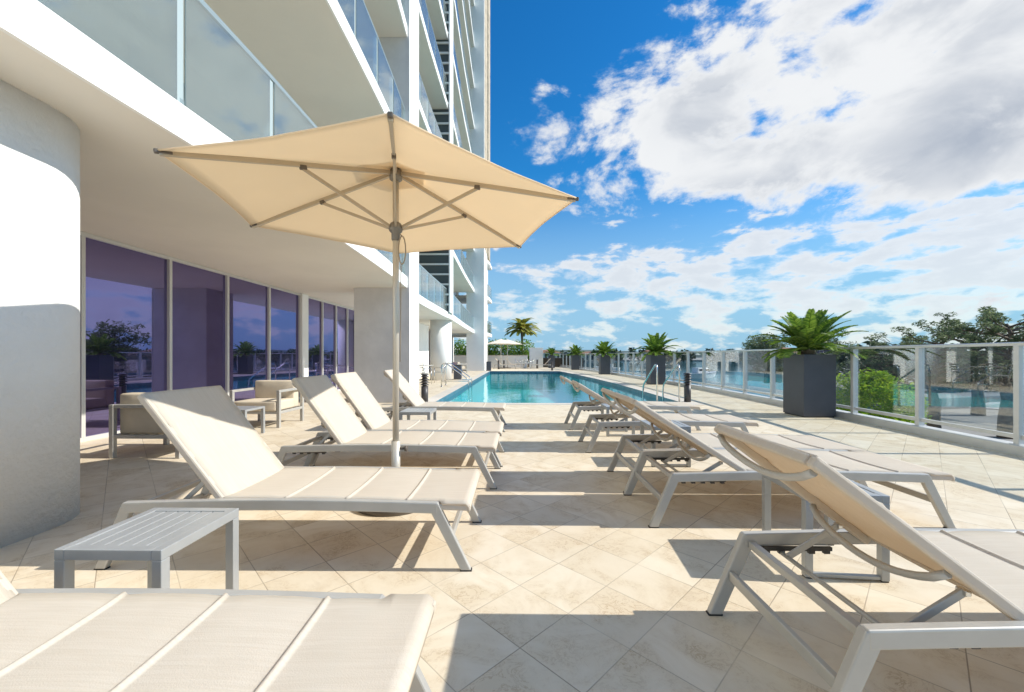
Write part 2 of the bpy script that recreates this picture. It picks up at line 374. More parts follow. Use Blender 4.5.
def copy_tree(root, loc, rz, label, group=None, scale=None):
    r = root.copy(); C.objects.link(r); r.location = loc; r.rotation_euler = (0, 0, rz); r['label'] = label
    if group: r['group'] = group
    if scale: r.scale = (scale,) * 3
    for ch in list(root.children):
        c = ch.copy(); C.objects.link(c); c.parent = r
        for g_ in list(ch.children):
            d = g_.copy(); C.objects.link(d); d.parent = c
    return r
def lerp_pts(pts, t):
    """point on polyline at y=t"""
    for (x0, y0), (x1, y1) in zip(pts, pts[1:]):
        if y0 <= t <= y1: return x0 + (x1 - x0) * (t - y0) / (y1 - y0)
    return pts[-1][0]

# ------------------------------------------------------------------ the setting
# railing line (outer edge of the terrace)
RAILC = [(5.35, -2), (5.55, 1), (5.72, 3), (5.86, 4.8), (5.97, 6.3), (6.08, 8), (6.18, 10), (6.26, 12.5), (6.26, 15.5), (6.18, 19), (5.98, 23), (5.6, 28), (5.1, 33), (4.5, 38), (3.9, 42), (3.4, 45)]
def cat_rom(pts, n=6):
    out = []
    for i in range(len(pts) - 1):
        p0 = pts[max(i - 1, 0)]; p1 = pts[i]; p2 = pts[i + 1]; p3 = pts[min(i + 2, len(pts) - 1)]
        for k in range(n):
            t = k / n
            out.append(tuple(.5 * (2 * p1[j] + (p2[j] - p0[j]) * t + (2 * p0[j] - 5 * p1[j] + 4 * p2[j] - p3[j]) * t * t + (3 * p1[j] - p0[j] - 3 * p2[j] + p3[j]) * t ** 3) for j in (0, 1)))
    out.append(pts[-1]); return out
RC = cat_rom(RAILC, 5)
def railx(y): return lerp_pts(RC, y)
PL, PN, PF = -2.05, 9.75, 29.6           # pool left, near, far
PR = [(4.0, 9.75), (4.02, 13), (4.0, 16.5), (3.85, 20), (3.55, 24), (3.28, 27), (3.05, 29.6)]
def poolr(y): return lerp_pts(PR, y)
CW = .34                                  # coping width
ys = sorted(set([-2., 0, 2, 4, 6, 8, PN - CW] + [round(9.75 + k * .9925, 4) for k in range(21)] + [PF, PF + CW, 33, 36, 40, 45]))
d = MB(); edge = .12
def quad(b, x0a, x0b, x1a, x1b, y0, y1, z): b.face([(x0a, y0, z), (x1a, y0, z), (x1b, y1, z), (x0b, y1, z)])
for y0, y1 in zip(ys, ys[1:]):
    r0, r1 = railx(y0) + edge, railx(y1) + edge
    mid = (y0 + y1) / 2
    if PN - CW <= mid <= PF + CW:
        quad(d, -9, -9, PL - CW, PL - CW, y0, y1, 0)
        p0 = poolr(min(max(y0, PN), PF)) + CW; p1 = poolr(min(max(y1, PN), PF)) + CW
        quad(d, p0, p1, r0, r1, y0, y1, 0)
    else: quad(d, -9, -9, r0, r1, y0, y1, 0)
    d.face([(r0, y0, 0), (r0, y0, -2.6), (r1, y1, -2.6), (r1, y1, 0)])
d.face([(-9, 45, 0), (3.52, 45, 0), (3.52, 45, -2.6), (-9, 45, -2.6)])
d.face([(-9, -2, 0), (-9, -7, 0), (5.2, -7, 0), (5.35 + edge, -2, 0)])
tag(d.build('terrace_paving', 'travertine'), kind='structure')
# coping ring
c_ = MB()
c_.face([(PL - CW, PN - CW, .003), (4.0 + CW, PN - CW, .003), (4.0 + CW, PN, .003), (PL - CW, PN, .003)])
c_.face([(PL - CW, PN, .003), (PL, PN, .003), (PL, PF, .003), (PL - CW, PF, .003)])
c_.face([(PL - CW, PF, .003), (poolr(PF) + CW, PF, .003), (poolr(PF) + CW, PF + CW, .003), (PL - CW, PF + CW, .003)])
for (x0, y0), (x1, y1) in zip(PR, PR[1:]): c_.face([(x0, y0, .003), (x0 + CW, y0, .003), (x1 + CW, y1, .003), (x1, y1, .003)])
tag(c_.build('pool_coping', 'coping'), kind='structure')
# pool shell
ring = [(PL, PN)] + PR + [(PL, PF)]
s1, s2 = MB(), MB()
for (x0, y0), (x1, y1) in zip(ring, ring[1:] + ring[:1]):
    s2.face([(x0, y0, .003), (x1, y1, .003), (x1, y1, -.24), (x0, y0, -.24)])
    s1.face([(x0, y0, -.24), (x1, y1, -.24), (x1, y1, -1.35), (x0, y0, -1.35)])
s1.face([(x, y, -1.35) for x, y in ring])
tag(s1.build('pool_basin', 'pool_plaster'), kind='structure')
tag(s2.build('pool_waterline_tiles', 'waterline_tile'), kind='structure')
b = MB(); b.face([(x, y, -.11) for x, y in ring]); tag(b.build('pool_water', 'pool_water'), kind='structure')
# curb under the railing
b = MB(); b.sweep([(x, y, 0) for x, y in RC], [(-.10, -.1), (.10, -.1), (.10, .11), (-.10, .11)])
tag(b.build('terrace_curb', 'rail_metal', bevel=.008), kind='structure')
# bay, land
b = MB(); b.face([(-4000, -300, -3), (4000, -300, -3), (4000, 5000, -3), (-4000, 5000, -3)]); tag(b.build('bay_water', 'bay_water'), kind='structure')
b = MB(); b.prism([(6.6, -8), (34, -8), (34, 20), (30, 27), (15, 22.5), (9.5, 21), (6.6, 20)], -2.9, -2.3); tag(b.build('promenade_paving', 'paving_grey', bevel=.05), kind='structure')
b = MB(); b.prism([(34.2, -8), (90, -8), (90, 40), (54, 35.5), (34, 29), (34.0, 22)], -2.96, -2.75); tag(b.build('pool_reflection_water', 'pool_reflection_water'), kind='structure')  # added water, stands in for the pool's reflection in the railing glass
b = MB()
pl_ = [(34, -8), (34, 20), (30, 27), (34, 29.3), (54, 35.9), (90, 41)]
b.sweep([(x, y, -2.45) for x, y in pl_], [(-.3, -.4), (.3, -.4), (.3, .22), (-.3, .22)]); tag(b.build('pool_reflection_edge', 'seawall'), kind='structure')  # added edge, stands in for the reflected pool coping
b = MB(); b.prism([(30, 29), (54, 36.5), (90, 42), (400, 60), (400, 200), (120, 140), (60, 80), (34, 45), (29, 36)], -3.1, -1.9); tag(b.build('far_promenade', 'paving_grey'), kind='structure')
b = MB(); b.prism([(-200, 260), (60, 300), (200, 300), (460, 240), (900, 600), (-500, 700)], -3.2, -2.2); tag(b.build('far_shore', 'seawall'), kind='structure')
b = MB()
pts = []
for i in range(80):
    x = -900 + i * 40; pts.append((x, 8 + 16 * noise.fractal(Vector((x * .004, 3, 0)), 1, 2, 4) + 6))
for i in range(79):
    (x0, h0), (x1, h1) = pts[i], pts[i + 1]
    y0 = 950 + 150 * math.sin(x0 * .002); y1 = 950 + 150 * math.sin(x1 * .002)
    b.face([(x0, y0, -3), (x1, y1, -3), (x1, y1 + 60, max(h1, 2)), (x0, y0 + 60, max(h0, 2))])
    b.face([(x0, y0 + 60, max(h0, 2)), (x1, y1 + 60, max(h1, 2)), (x1, y1 + 260, -3), (x0, y0 + 260, -3)])
tag(b.build('wooded_hills', 'hill_blue', shade=True), kind='structure')

# ------------------------------------------------------------------ building
bld = thing('apartment_tower', 'tall white apartment tower with curved balcony slabs, glass balustrades and purple tinted ground floor windows', 'building', (-5, 10, 0))
BO = Vector((-5, 10, 0))
def bpart(mb, name, m, bevel=0., parent=None, shade=False):
    for v in mb.bm.verts: v.co -= BO
    o = mb.build(name, m, parent or bld, bevel=bevel, shade=shade); return o
FH = 3.05; Z2 = 2.8; TH_ = .25; NF = 11
seg_a = [(-2.86, -4), (-2.72, -1), (-2.62, 2), (-2.55, 4), (-2.56, 6), (-2.62, 8), (-2.72, 9.765)]   # gently bowed slab edge
seg_a = cat_rom(seg_a, 4)
for k in range(NF):
    z0 = Z2 + FH * k
    b = MB(); b.prism([(-9, -4)] + seg_a + [(-4.01, 9.765), (-4.01, 10.715), (-9, 10.715)], z0, z0 + TH_); o = bpart(b, 'floor_slab', 'soffit')
    # white painted fascia, proud of the slab
    b = MB(); b.sweep([(x, y, z0 + TH_ / 2) for x, y in seg_a], [(0, -TH_ / 2 - .004), (.03, -TH_ / 2 - .004), (.03, TH_ / 2 + .01), (0, TH_ / 2 + .01)]); bpart(b, 'slab_fascia', 'white_paint')
    b = MB(); b.prism([(-9, 10.72), (-3.1, 10.72), (-3.14, 14), (-3.1, 17.6), (-9, 17.6)], z0, z0 + TH_); bpart(b, 'floor_slab', 'soffit')
    b = MB(); b.sweep([(-3.1, 10.72, z0 + TH_ / 2), (-3.14, 14, z0 + TH_ / 2), (-3.1, 17.6, z0 + TH_ / 2)], [(0, -TH_ / 2 - .004), (.03, -TH_ / 2 - .004), (.03, TH_ / 2 + .01), (0, TH_ / 2 + .01)]); bpart(b, 'slab_fascia', 'white_paint')
    b = MB(); b.prism([(-9, 17.61), (-3.05, 17.61), (-3.05, 18.5), (-3.2, 24), (-3.28, 29.99), (-9, 29.99)], z0 + .0, z0 + TH_); bpart(b, 'floor_slab', 'soffit')
    b = MB(); b.sweep([(-3.05, 18.5, z0 + TH_ / 2), (-3.2, 24, z0 + TH_ / 2), (-3.28, 29.99, z0 + TH_ / 2)], [(0, -TH_ / 2 - .004), (.03, -TH_ / 2 - .004), (.03, TH_ / 2 + .01), (0, TH_ / 2 + .01)]); bpart(b, 'slab_fascia', 'white_paint')
    if k < 3: b = MB(); b.prism([(-9, 33.02), (-2.62, 33.02), (-2.42, 34.5), (-2.36, 36.6), (-9, 36.6)], z0, z0 + TH_); bpart(b, 'floor_slab', 'white_paint')
ZT = Z2 + FH * NF
b = MB(); b.box(-4.0, -2.66, 9.77, 10.7, 0, ZT); bpart(b, 'pier', 'pier_shade_grey', .01)  # grey body carries the shade of the front face in its colour
b = MB(); b.box(-2.657, -2.64, 9.765, 10.705, 0, ZT); bpart(b, 'pier_sunlit_face', 'white_paint')  # paler skin on the sunny side only, sunlight put into the colour
b = MB(); b.box(-3.85, -2.52, 30, 33, 0, ZT); bpart(b, 'pier', 'white_paint', .01)
b = MB(); b.box(-3.7, -2.43, 33.02, 35.2, 9.3, ZT); b.box(-2.518, -2.50, 30.25, 33.0, 9.3, ZT); bpart(b, 'stone_pier', 'tan_stone')
b = MB(); b.box(-3.6, -2.7, 33.02, 36.2, 0, 9.0); bpart(b, 'pier', 'white_paint')
# round columns
b = MB(); cp_ = []
for cx, cy, a0 in ((-3.54, 2.60, 0), (-4.35, 2.60, 90), (-4.35, 1.45, 180), (-3.54, 1.45, 270)):
    for i in range(13): a = R(a0 + i * 7.5); cp_.append((cx + .45 * math.cos(a), cy + .45 * math.sin(a)))
b.prism(cp_, 0, Z2); o = bpart(b, 'column', 'stucco')
for p in o.data.polygons: p.use_smooth = len(p.vertices) == 4
b = MB(); b.lathe([(.50, 0), (.50, Z2)], 48, (-3.64, 19.0)); bpart(b, 'column', 'white_paint')
# louvred shaft above second column
b = MB(); b.box(-4.6, -3.02, 17.63, 18.45, Z2 + TH_, ZT); bpart(b, 'louvre_shaft', 'louver_dark')
b = MB()
z = Z2 + TH_ + .3
while z < ZT:
    b.box(-4.62, -3.03, 17.56, 17.62, z, z + .07); z += .44
bpart(b, 'louvre_blades', 'white_paint')
b = MB(); b.box(-3.02, -2.97, 17.54, 18.46, Z2 + TH_, ZT); bpart(b, 'shaft_trim', 'white_paint')
# walls behind balconies
b = MB(); b.box(-5.6, -5.3, -4, 36, Z2 + TH_ + .001, ZT); bpart(b, 'upper_wall', 'cream_wall')
b = MB()
for k in range(NF - 1):
    for j in range(9):
        y0 = -3.2 + j * 4.3
        b.box(-5.3, -5.27, y0, y0 + 3.1, Z2 + TH_ + FH * k + .02, Z2 + TH_ + FH * k + 2.4)
bpart(b, 'balcony_doors', 'balcony_door')
# ground floor walls
b = MB(); b.box(-9, -5.9, -7, 4.9, 0, Z2); b.box(-9, -6.05, 4.9, 14.6, 0, Z2)
b.box(-9, -5.9, 14.6, 37, 0, Z2 - .01); bpart(b, 'ground_floor_wall', 'white_paint')
b = MB(); b.box(-5.9, -5.0, 16.4, 22.5, 0, Z2 - .005); bpart(b, 'ground_floor_wall', 'white_paint')
b = MB(); b.box(-5.6, -4.99, 16.2, 16.38, 0, Z2 - .005); b.box(-5.0, -4.97, 17.2, 17.9, .02, 2.25); b.box(-5.0, -4.97, 18.1, 18.8, .02, 2.25); bpart(b, 'door_leaves', 'door_dark')
# curtain wall windows
WX = -5.82
wy = [3.0, 5.27, 6.62, 7.95, 9.30, 10.62]
wy2 = [10.95, 11.85, 12.75, 13.6, 14.5]
def window(y0, y1):
    f = MB(); t_ = .026
    f.box(WX - .04, WX + .05, y0, y0 + t_, .06, Z2 - .06); f.box(WX - .04, WX + .05, y1 - t_, y1, .06, Z2 - .06)
    f.box(WX - .04, WX + .05, y0, y1, .0, .06); f.box(WX - .04, WX + .05, y0, y1, Z2 - .06, Z2 - .004)
    fr = bpart(f, 'window', 'window_metal', .003)
    g_ = MB(); g_.box(WX - .012, WX + .002, y0 + t_, y1 - t_, .06, Z2 - .06); bpart(g_, 'pane', 'window_glass', parent=fr)
for a_, c2 in zip(wy, wy[1:]): window(a_, c2)
for a_, c2 in zip(wy2, wy2[1:]): window(a_, c2)
b = MB(); b.box(WX - .1, WX + .09, 10.625, 10.945, 0, Z2 - .003); bpart(b, 'window_pillar', 'white_paint', .005)
b = MB(); b.box(-6.1, WX + .07, 14.51, 16.1, 0, Z2 - .003); bpart(b, 'window_pillar', 'white_paint', .005)
# balcony balustrades
n_pane = 0; rest = MB(); restposts = MB(); restrail = MB()
def balustrade(line, k, individually, spacing=1.1, y_first=None):
    global n_pane
    z0 = Z2 + FH * k + TH_ + .01
    L = [Vector((x - .05, y, 0)) for x, y in line]
    # resample by y
    ya, yb = line[0][1], line[-1][1]
    ys_ = []; y = y_first if y_first is not None else ya
    while y > ya + spacing: y -= spacing
    while y < yb: 
        if y >= ya: ys_.append(y)
        y += spacing
    ys_ = [ya + .02] + [q for q in ys_ if q > ya + .3 and q < yb - .3] + [yb - .02]
    P_ = [(lerp_pts(line, q) - .05, q) for q in ys_]
    rm = MB() if individually else restrail
    rm.sweep([(x, y, z0 + 1.0) for x, y in P_], [(-.03, -.03), (.03, -.03), (.03, .02), (-.03, .02)])
    rm.sweep([(x, y, z0 + .06) for x, y in P_], [(-.02, -.03), (.02, -.03), (.02, .02), (-.02, .02)])
    if individually: rr = bpart(rm, 'balcony_railing', 'balcony_metal')
    for i, (x, y) in enumerate(P_):
        pm = MB() if individually else restposts
        pm.box(x - .03, x + .02, y - .034, y + .034, z0 - .03, z0 + .985)
        if individually: bpart(pm, 'post', 'balcony_post', parent=rr)
        if i + 1 < len(P_):
            x1, y1 = P_[i + 1]; gm = MB() if individually else rest
            gm.bar((x + .028, y + .04, z0 + .5), (x1 + .028, y1 - .04, z0 + .5), .012, .94)
            if individually: bpart(gm, 'pane', 'balcony_glass', parent=rr); n_pane += 1
lb = [(-3.1, 10.72), (-3.14, 14), (-3.1, 17.6)]; lc = [(-3.05, 18.5), (-3.2, 24), (-3.28, 29.99)]; ld = [(-2.62, 33.05), (-2.42, 34.5), (-2.36, 36.6)]
for k in range(NF - 1):
    ind = k < 3
    balustrade(seg_a, k, ind, 1.1, 3.07); balustrade(lb, k, ind, 1.15); balustrade(lc, k, ind, 1.25); 
    if k < 2: balustrade(ld, k, True, 1.2)
tag(bpart(rest, 'pane', 'balcony_glass'), kind='stuff')
tag(bpart(restposts, 'post', 'rail_metal'), kind='stuff')
tag(bpart(restrail, 'balcony_railing', 'balcony_metal'), kind='stuff')

# ------------------------------------------------------------------ terrace railing
rail = thing('terrace_railing', 'long curved glass balustrade with pale metal posts and flat top rail along the terrace edge', 'railing', (5.8, 8, 0))
RO = Vector((5.8, 8, 0))
def rpart(mb, name, m, bevel=0.):
    for v in mb.bm.verts: v.co -= RO
    return mb.build(name, m, rail, bevel=bevel)
arc = [0.]
for (x0, y0), (x1, y1) in zip(RC, RC[1:]): arc.append(arc[-1] + math.hypot(x1 - x0, y1 - y0))
def at_arc(s_):
    for i in range(len(arc) - 1):
        if arc[i] <= s_ <= arc[i + 1]:
            t = (s_ - arc[i]) / (arc[i + 1] - arc[i]); a, c2 = RC[i], RC[i + 1]
            return (a[0] + (c2[0] - a[0]) * t, a[1] + (c2[1] - a[1]) * t)
s0 = next(arc[i] + (4.79 - RC[i][1]) for i in range(len(RC) - 1) if RC[i][1] <= 4.79 < RC[i + 1][1])
ps = []; s_ = s0 - 5 * 1.27
while s_ < arc[-1] - .05: ps.append(at_arc(s_)); s_ += 1.27
b = MB(); b.sweep([(x, y, 1.285) for x, y in RC], [(-.045, -.02), (.045, -.02), (.05, .012), (.035, .022), (-.035, .022), (-.05, .012)]); rpart(b, 'top_rail', 'rail_metal')
b = MB(); b.sweep([(x, y, .20) for x, y in RC], [(-.02, -.025), (.02, -.025), (.02, .025), (-.02, .025)]); rpart(b, 'bottom_rail', 'rail_metal')
for i, (x, y) in enumerate(ps):
    b = MB(); b.box(x - .05, x + .04, y - .028, y + .028, .11, 1.27); b.box(x - .075, x + .065, y - .05, y + .05, .108, .118); rpart(b, 'post', 'rail_metal', .004)
    if i + 1 < len(ps):
        x1, y1 = ps[i + 1]; b = MB(); b.bar((x, y + .03, .745), (x1, y1 - .03, .745), .01, 1.03); rpart(b, 'glass_pane', 'rail_glass')

# ------------------------------------------------------------------ sun loungers
LW = .66
def lounger(xtip, y0, angle, blen, label, pivot=1.35, blank=False):
    t = thing('sun_lounger', label, 'sun lounger', (xtip - 1.0, y0 + LW / 2, 0), 0, 'sun loungers set out in two rows on the terrace')
    ox, oy = 1.0, -LW / 2
    def L(x, y, z): return (ox - x, oy + y, z)
    def zr(x): return .333 + .018 * math.sin(PI * min(max((x - .1) / 1.8, 0), 1))     # rail centre line, a slight bow
    K1, K2 = .17, 1.86
    xs = [K1 + (K2 - K1) * i / 14 for i in range(15)]
    for s_ in (0, 1):
        yc = .018 if s_ == 0 else LW - .018
        b = MB(); b.sweep([L(x, yc, zr(x)) for x in xs], [(-.018, -.029), (.018, -.029), (.018, .029), (-.018, .029)]); b.build('side_rail', 'frame_metal', t, .006)
        for xa, xb in ((K1 + .025, .02), (K2 - .025, 1.985)):
            b = MB(); b.bar(L(xa, yc, zr(xa) + .02), L(xb, yc, .0), .034, .062, up=(1, 0, 0))
            bm = b.bm
            for v in bm.verts:
                if v.co.z < .05: v.co.z = .006
                if v.co.z > .3: v.co.z = min(v.co.z, zr(xa) + .0265)
            lg = b.build('leg', 'frame_metal', t, .006)
            f = MB(); q = L(xb, yc, 0); f.box(q[0] - .031, q[0] + .031, q[1] - .015, q[1] + .015, 0, .007); f.build('foot_pad', 'rubber', lg)
    for xa, zz in ((.10, .18), (1.918, .18)):
        b = MB(); b.bar(L(xa, .036, zz), L(xa, LW - .036, zz), .022, .042); b.build('cross_bar', 'frame_metal', t, .004)
    for q in (K1 + .03, K2 - .03): b = MB(); b.bar(L(q, .036, .318), L(q, LW - .036, .318), .03, .03); b.build('end_bar', 'frame_metal', t, .004)
    # seat sling, four quilted panels
    rnd = random.Random(int(abs(xtip * 100 + y0 * 37)))
    n = 64; prof = []
    seams = [.34, .67, 1.0]
    xsn = [.02 + (pivot - .02) * i / n for i in range(n + 1)]
    for v in seams: xsn = [q for q in xsn if abs(q - v) > .022] + [v + dq for dq in (-.018, -.012, -.008, -.004, 0, .004, .008, .012, .018)]
    for x in sorted(xsn):
        z = zr(max(x, .1)) + .030 + .002
        q = min(abs(x - s_) for s_ in seams)
        z += .009 * math.exp(-(q / .008) ** 4) - .005 * math.exp(-(q / .06) ** 2)
        prof.append((x, z))
    prof = [(.0, .315), (-.002, .338), (.006, .352)] + prof
    b = MB(); bm = b.bm; ny = 8; grid = []
    ya, yb = .006, LW - .006
    for j in range(ny + 1):
        t_ = j / ny; y = ya + (yb - ya) * t_
        sag = .010 * math.sin(PI * t_)
        row = []
        for x, z in prof:
            inn = .034 if x > K1 - .02 else 0
            yy = y if not inn else min(max(y, ya + inn - .004), yb - inn + .004)
            if x < K1 - .02: yy = ya + .028 + (yb - ya - .056) * t_ if False else y
            row.append(bm.verts.new(L(x, yy, z - sag * min(1, x / .3))))
        grid.append(row)
    for j in range(ny):
        for i in range(len(prof) - 1):
            bm.faces.new((grid[j][i], grid[j + 1][i], grid[j + 1][i + 1], grid[j][i + 1])).smooth = True
    o = b.build('seat_sling', 'sling', t, recalc=True)
    sm = o.modifiers.new('thickness', 'SOLIDIFY'); sm.thickness = .014; sm.offset = -1 if o.data.polygons[60].normal.z > 0 else 1
    for s_ in (0, 1):
        e = MB(); yc = .022 if s_ == 0 else LW - .022
        e.bar(L(-.004, yc, .334), L(K1 + .02, yc, .340), .030, .030); e.build('sling_end', 'sling', o, .006)
    # backrest
    ca, sa = math.cos(R(angle)), math.sin(R(angle)); pz = .352
    def Bk(s_, y, off=0.): return L(pivot + s_ * ca - off * sa * -1 * -1, y, pz + s_ * sa + off * ca)   # off<0 lies behind the panel
    def Bp(s_, y, off=0.): return (ox - (pivot + s_ * ca) + off * sa, oy + y, pz + s_ * sa + off * ca)
    m_ = 40; b = MB(); bm = b.bm; grid = []; bs = [blen * .36, blen * .70]
    y1, y2 = .045, LW - .045
    for j in range(ny + 1):
        t_ = j / ny; y = y1 + (y2 - y1) * t_; row = []
        for i in range(m_ + 1):
            s_ = blen * i / m_; q = min(abs(s_ - v) for v in bs)
            off = .020 + .006 * math.exp(-(q / .010) ** 2) - .012 * math.sin(PI * t_) * math.sin(PI * min(1, i / m_ * 1.0)) + .0015 * math.sin(s_ * 37 + t_ * 9 + xtip)
            row.append(bm.verts.new(Bp(s_, y, off)))
        grid.append(row)
    for j in range(ny):
        for i in range(m_): bm.faces.new((grid[j][i], grid[j + 1][i], grid[j + 1][i + 1], grid[j][i + 1])).smooth = True
    bk = b.build('backrest', 'sling', t)
    sm = bk.modifiers.new('thickness', 'SOLIDIFY'); sm.thickness = .008; sm.offset = 0
    for yc in (y1 + .003, y2 - .003):
        b = MB(); b.bar(Bp(-.02, yc, .003), Bp(blen + .004, yc, .003), .032, .040, up=(sa, 0, ca)); b.build('back_side_tube', 'sling', bk, .010)
    b = MB(); b.bar(Bp(blen - .006, y1 + .02, .003), Bp(blen - .006, y2 - .02, .003), .024, .036, up=(sa, 0, ca)); b.build('back_end_tube', 'sling', bk, .008)
    for s_, depth in ((blen - .03, .050), (.27, .075)):
        b = MB(); b.tube([Bp(s_ - .05 * math.sin(PI * i / 14), y1 + .01 + (y2 - y1 - .02) * i / 14, -.02 - depth * math.sin(PI * i / 14) ** .6) for i in range(15)], .013, 8, up=(0, 0, 1))
        b.build('bowed_brace', 'frame_metal', bk)
    # prop and racks
    pa = .16; ex = pivot + .30 + (.06 if angle < 45 else .0)
    for yc in (y1 + .045, y2 - .045):
        b = MB(); b.bar(Bp(pa, yc, -.028), L(ex, yc, .290), .012, .026); pr = b.build('prop_strut', 'frame_metal', t, .003)
        k_ = MB(); c0 = Bp(pa, yc, -.028); k_.bar((c0[0], c0[1] - .016, c0[2]), (c0[0], c0[1] + .016, c0[2]), .018, .018); k_.build('bolt', 'steel', pr, .003)
    b = MB(); b.tube([L(ex, .05, .290), L(ex, LW - .05, .290)], .009, 8); b.build('prop_bar', 'frame_metal', t)
    for yc in (.046, LW - .046):
        b = MB(); b.bar(L(pivot + .14, yc, .306), L(pivot + .44, yc, .306), .014, .016)
        for q in range(5): b.box(*sorted((L(pivot + .15 + q * .065, 0, 0)[0], L(pivot + .175 + q * .065, 0, 0)[0])), oy + yc - .008, oy + yc + .008,   .286, .300)
        b.build('ratchet_rack', 'dark_plastic', t)
    t.rotation_euler = (0, 0, R(rnd.uniform(-.45, .45)))
    return t
lounger(-.27, .66, 51, .745, 'cream sun lounger nearest the camera at the bottom left, in front of the slatted table')
lounger(-.26, 2.13, 52, .735, 'cream sun lounger just behind the near left slatted table, its raised head half in shade')
lounger(-.19, 3.46, 53.5, .73, 'cream sun lounger just behind the umbrella pole, its headrest tip in shade')
lounger(-.17, 4.15, 54, .73, 'fully sunlit cream lounger touching the far side of the one behind the umbrella pole')
lounger(-.20, 6.05, 49, .74, 'cream sun lounger at the pool corner beside the louvred bollard, last of the left row')
lounger(2.86, 1.17, 37, .80, 'cream sun lounger nearest the camera on the right, seen from behind its reclined tan-backed headrest')
lounger(2.89, 2.70, 32.5, .89, 'cream sun lounger just beyond the right-hand slatted table, second nearest on the right')
lounger(2.90, 3.37, 32.5, .86, 'cream sun lounger wedged against the far side of the second nearest right one', )
lounger(2.82, 4.76, 31, .88, 'cream sun lounger between the two small slatted tables of the far right group')
lounger(2.80, 6.22, 31, .86, 'cream sun lounger closest to the pool in the right row, beside the pool handrails')

# ------------------------------------------------------------------ slatted side tables
def side_table(x0, y0, label, w_=.40, dd=.41, h=.44, rz=0.):
    t = thing('side_table', label, 'side table', (x0 + w_ / 2, y0 + dd / 2, 0), rz, 'slatted metal side tables between the loungers')
    a, c2 = -w_ / 2, -dd / 2; g_ = .038
    b = MB(); b.box(a, a + g_, c2, -c2, h - .04, h); b.box(-a - g_, -a, c2, -c2, h - .04, h); b.box(a + g_, -a - g_, c2, c2 + g_, h - .04, h); b.box(a + g_, -a - g_, -c2 - g_, -c2, h - .04, h)
    b.build('top_frame', 'table_metal', t, .003)
    n = 6; ww = (w_ - 2 * g_) / n
    for i in range(n):
        b = MB(); x = a + g_ + i * ww; b.box(x + .004, x + ww - .004, c2 + g_ + .001, -c2 - g_ - .001, h - .016, h - .003); b.build('slat', 'table_metal', t, .002)
    for sx in (a, -a - g_):
        for sy in (c2, -c2 - g_):
            b = MB(); b.box(sx, sx + g_, sy, sy + g_, .006, h - .04); lg = b.build('leg', 'table_metal', t, .003)
            f = MB(); f.box(sx + .003, sx + g_ - .003, sy + .003, sy + g_ - .003, 0, .008); f.build('foot_pad', 'rubber', lg)
    for sy in (c2 + g_ / 2, -c2 - g_ / 2):
        b = MB(); b.box(a + g_, -a - g_, sy - .012, sy + .012, .008, .026); b.build('floor_bar', 'table_metal', t, .002)
    return t
side_table(-1.70, 1.45, 'grey slatted side table between the two nearest left loungers')
side_table(1.50, 2.08, 'grey slatted side table behind the headrest of the nearest right lounger', dd=.44, rz=R(-5))
side_table(1.38, 4.17, 'small grey slatted side table in the middle of the right row of loungers', h=.42)
side_table(1.26, 5.74, 'small grey slatted side table farthest back on the right, near the pool', h=.42)
side_table(-1.52, 5.12, 'small grey slatted side table by the pool-corner lounger on the left', h=.43)

# ------------------------------------------------------------------ umbrella
UX, UY = -.960, 3.153
um = thing('patio_umbrella', 'large open hexagonal beige umbrella on a pale pole between the left loungers', 'umbrella', (UX, UY, 0))
TX, TY = -.0106, .0229
A0 = R(-74.03); UR = 1.414
def tipf(k, f=1.): 
    a = A0 - k * PI / 3; dx, dy = UR * f * math.cos(a), UR * f * math.sin(a)
    return Vector((dx, dy, 2.266 + TX * dx + TY * dy))
HUB = Vector((0, 0, 2.585)); RUN = Vector((0, 0, 2.155))
b = MB(); b.tube([(0, 0, .02), (0, 0, .48)], .034, 16); b.build('pole_sleeve', 'pole_metal', um)
b = MB(); b.tube([(0, 0, .4), (0, 0, 2.66)], .024, 16); pole = b.build('pole', 'pole_metal', um)
b = MB(); b.lathe([(.30, 0), (.30, .045), (.27, .06), (.06, .065), (.045, .12), (.038, .13)], 32); b.build('base', 'dark_bronze', um, .004)
b = MB(); b.tube([(.03, 0, .42), (.075, 0, .42)], .01, 8); b.tube([(.072, 0, .42), (.09, 0, .42)], .022, 10); b.build('clamp_knob', 'dark_bronze', um)
b = MB(); b.lathe([(.03, 2.52), (.048, 2.53), (.052, 2.59), (.04, 2.61), (.03, 2.66)], 18); b.build('top_hub', 'hub_grey', um)
b = MB(); b.lathe([(.028, 2.05), (.033, 2.06), (.033, 2.11), (.050, 2.125), (.054, 2.165), (.042, 2.185), (.03, 2.195)], 18); b.build('runner', 'hub_grey', um)
def canopy_pt(k, f, g_):
    """k side index, f radial 0..1, g_ 0..1 across the panel"""
    a, c2 = tipf(k), tipf(k + 1)
    apex = Vector((0, 0, 2.63))
    pa, pc = apex.lerp(a, f), apex.lerp(c2, f)
    p = pa.lerp(pc, g_); e = math.sin(PI * g_)
    p.z -= .014 * e * f * (1 - f) * 2.2; p.z += .006 * e * f * noise.noise(Vector((p.x * 5, p.y * 5, k * 3.1)))
    hor = Vector((p.x, p.y, 0)); p -= hor * (.028 * e * f ** 2.5)       # scalloped hem pulled in
    return p
b = MB(); bm = b.bm; NF_, NG = 14, 12
for k in range(6):
    g2 = [[bm.verts.new(canopy_pt(k, .03 + .97 * i / NF_, j / NG)) for j in range(NG + 1)] for i in range(NF_ + 1)]
    for i in range(NF_):
        for j in range(NG): bm.faces.new((g2[i][j], g2[i][j + 1], g2[i + 1][j + 1], g2[i + 1][j])).smooth = True
bmesh.ops.remove_doubles(bm, verts=bm.verts[:], dist=.0008)
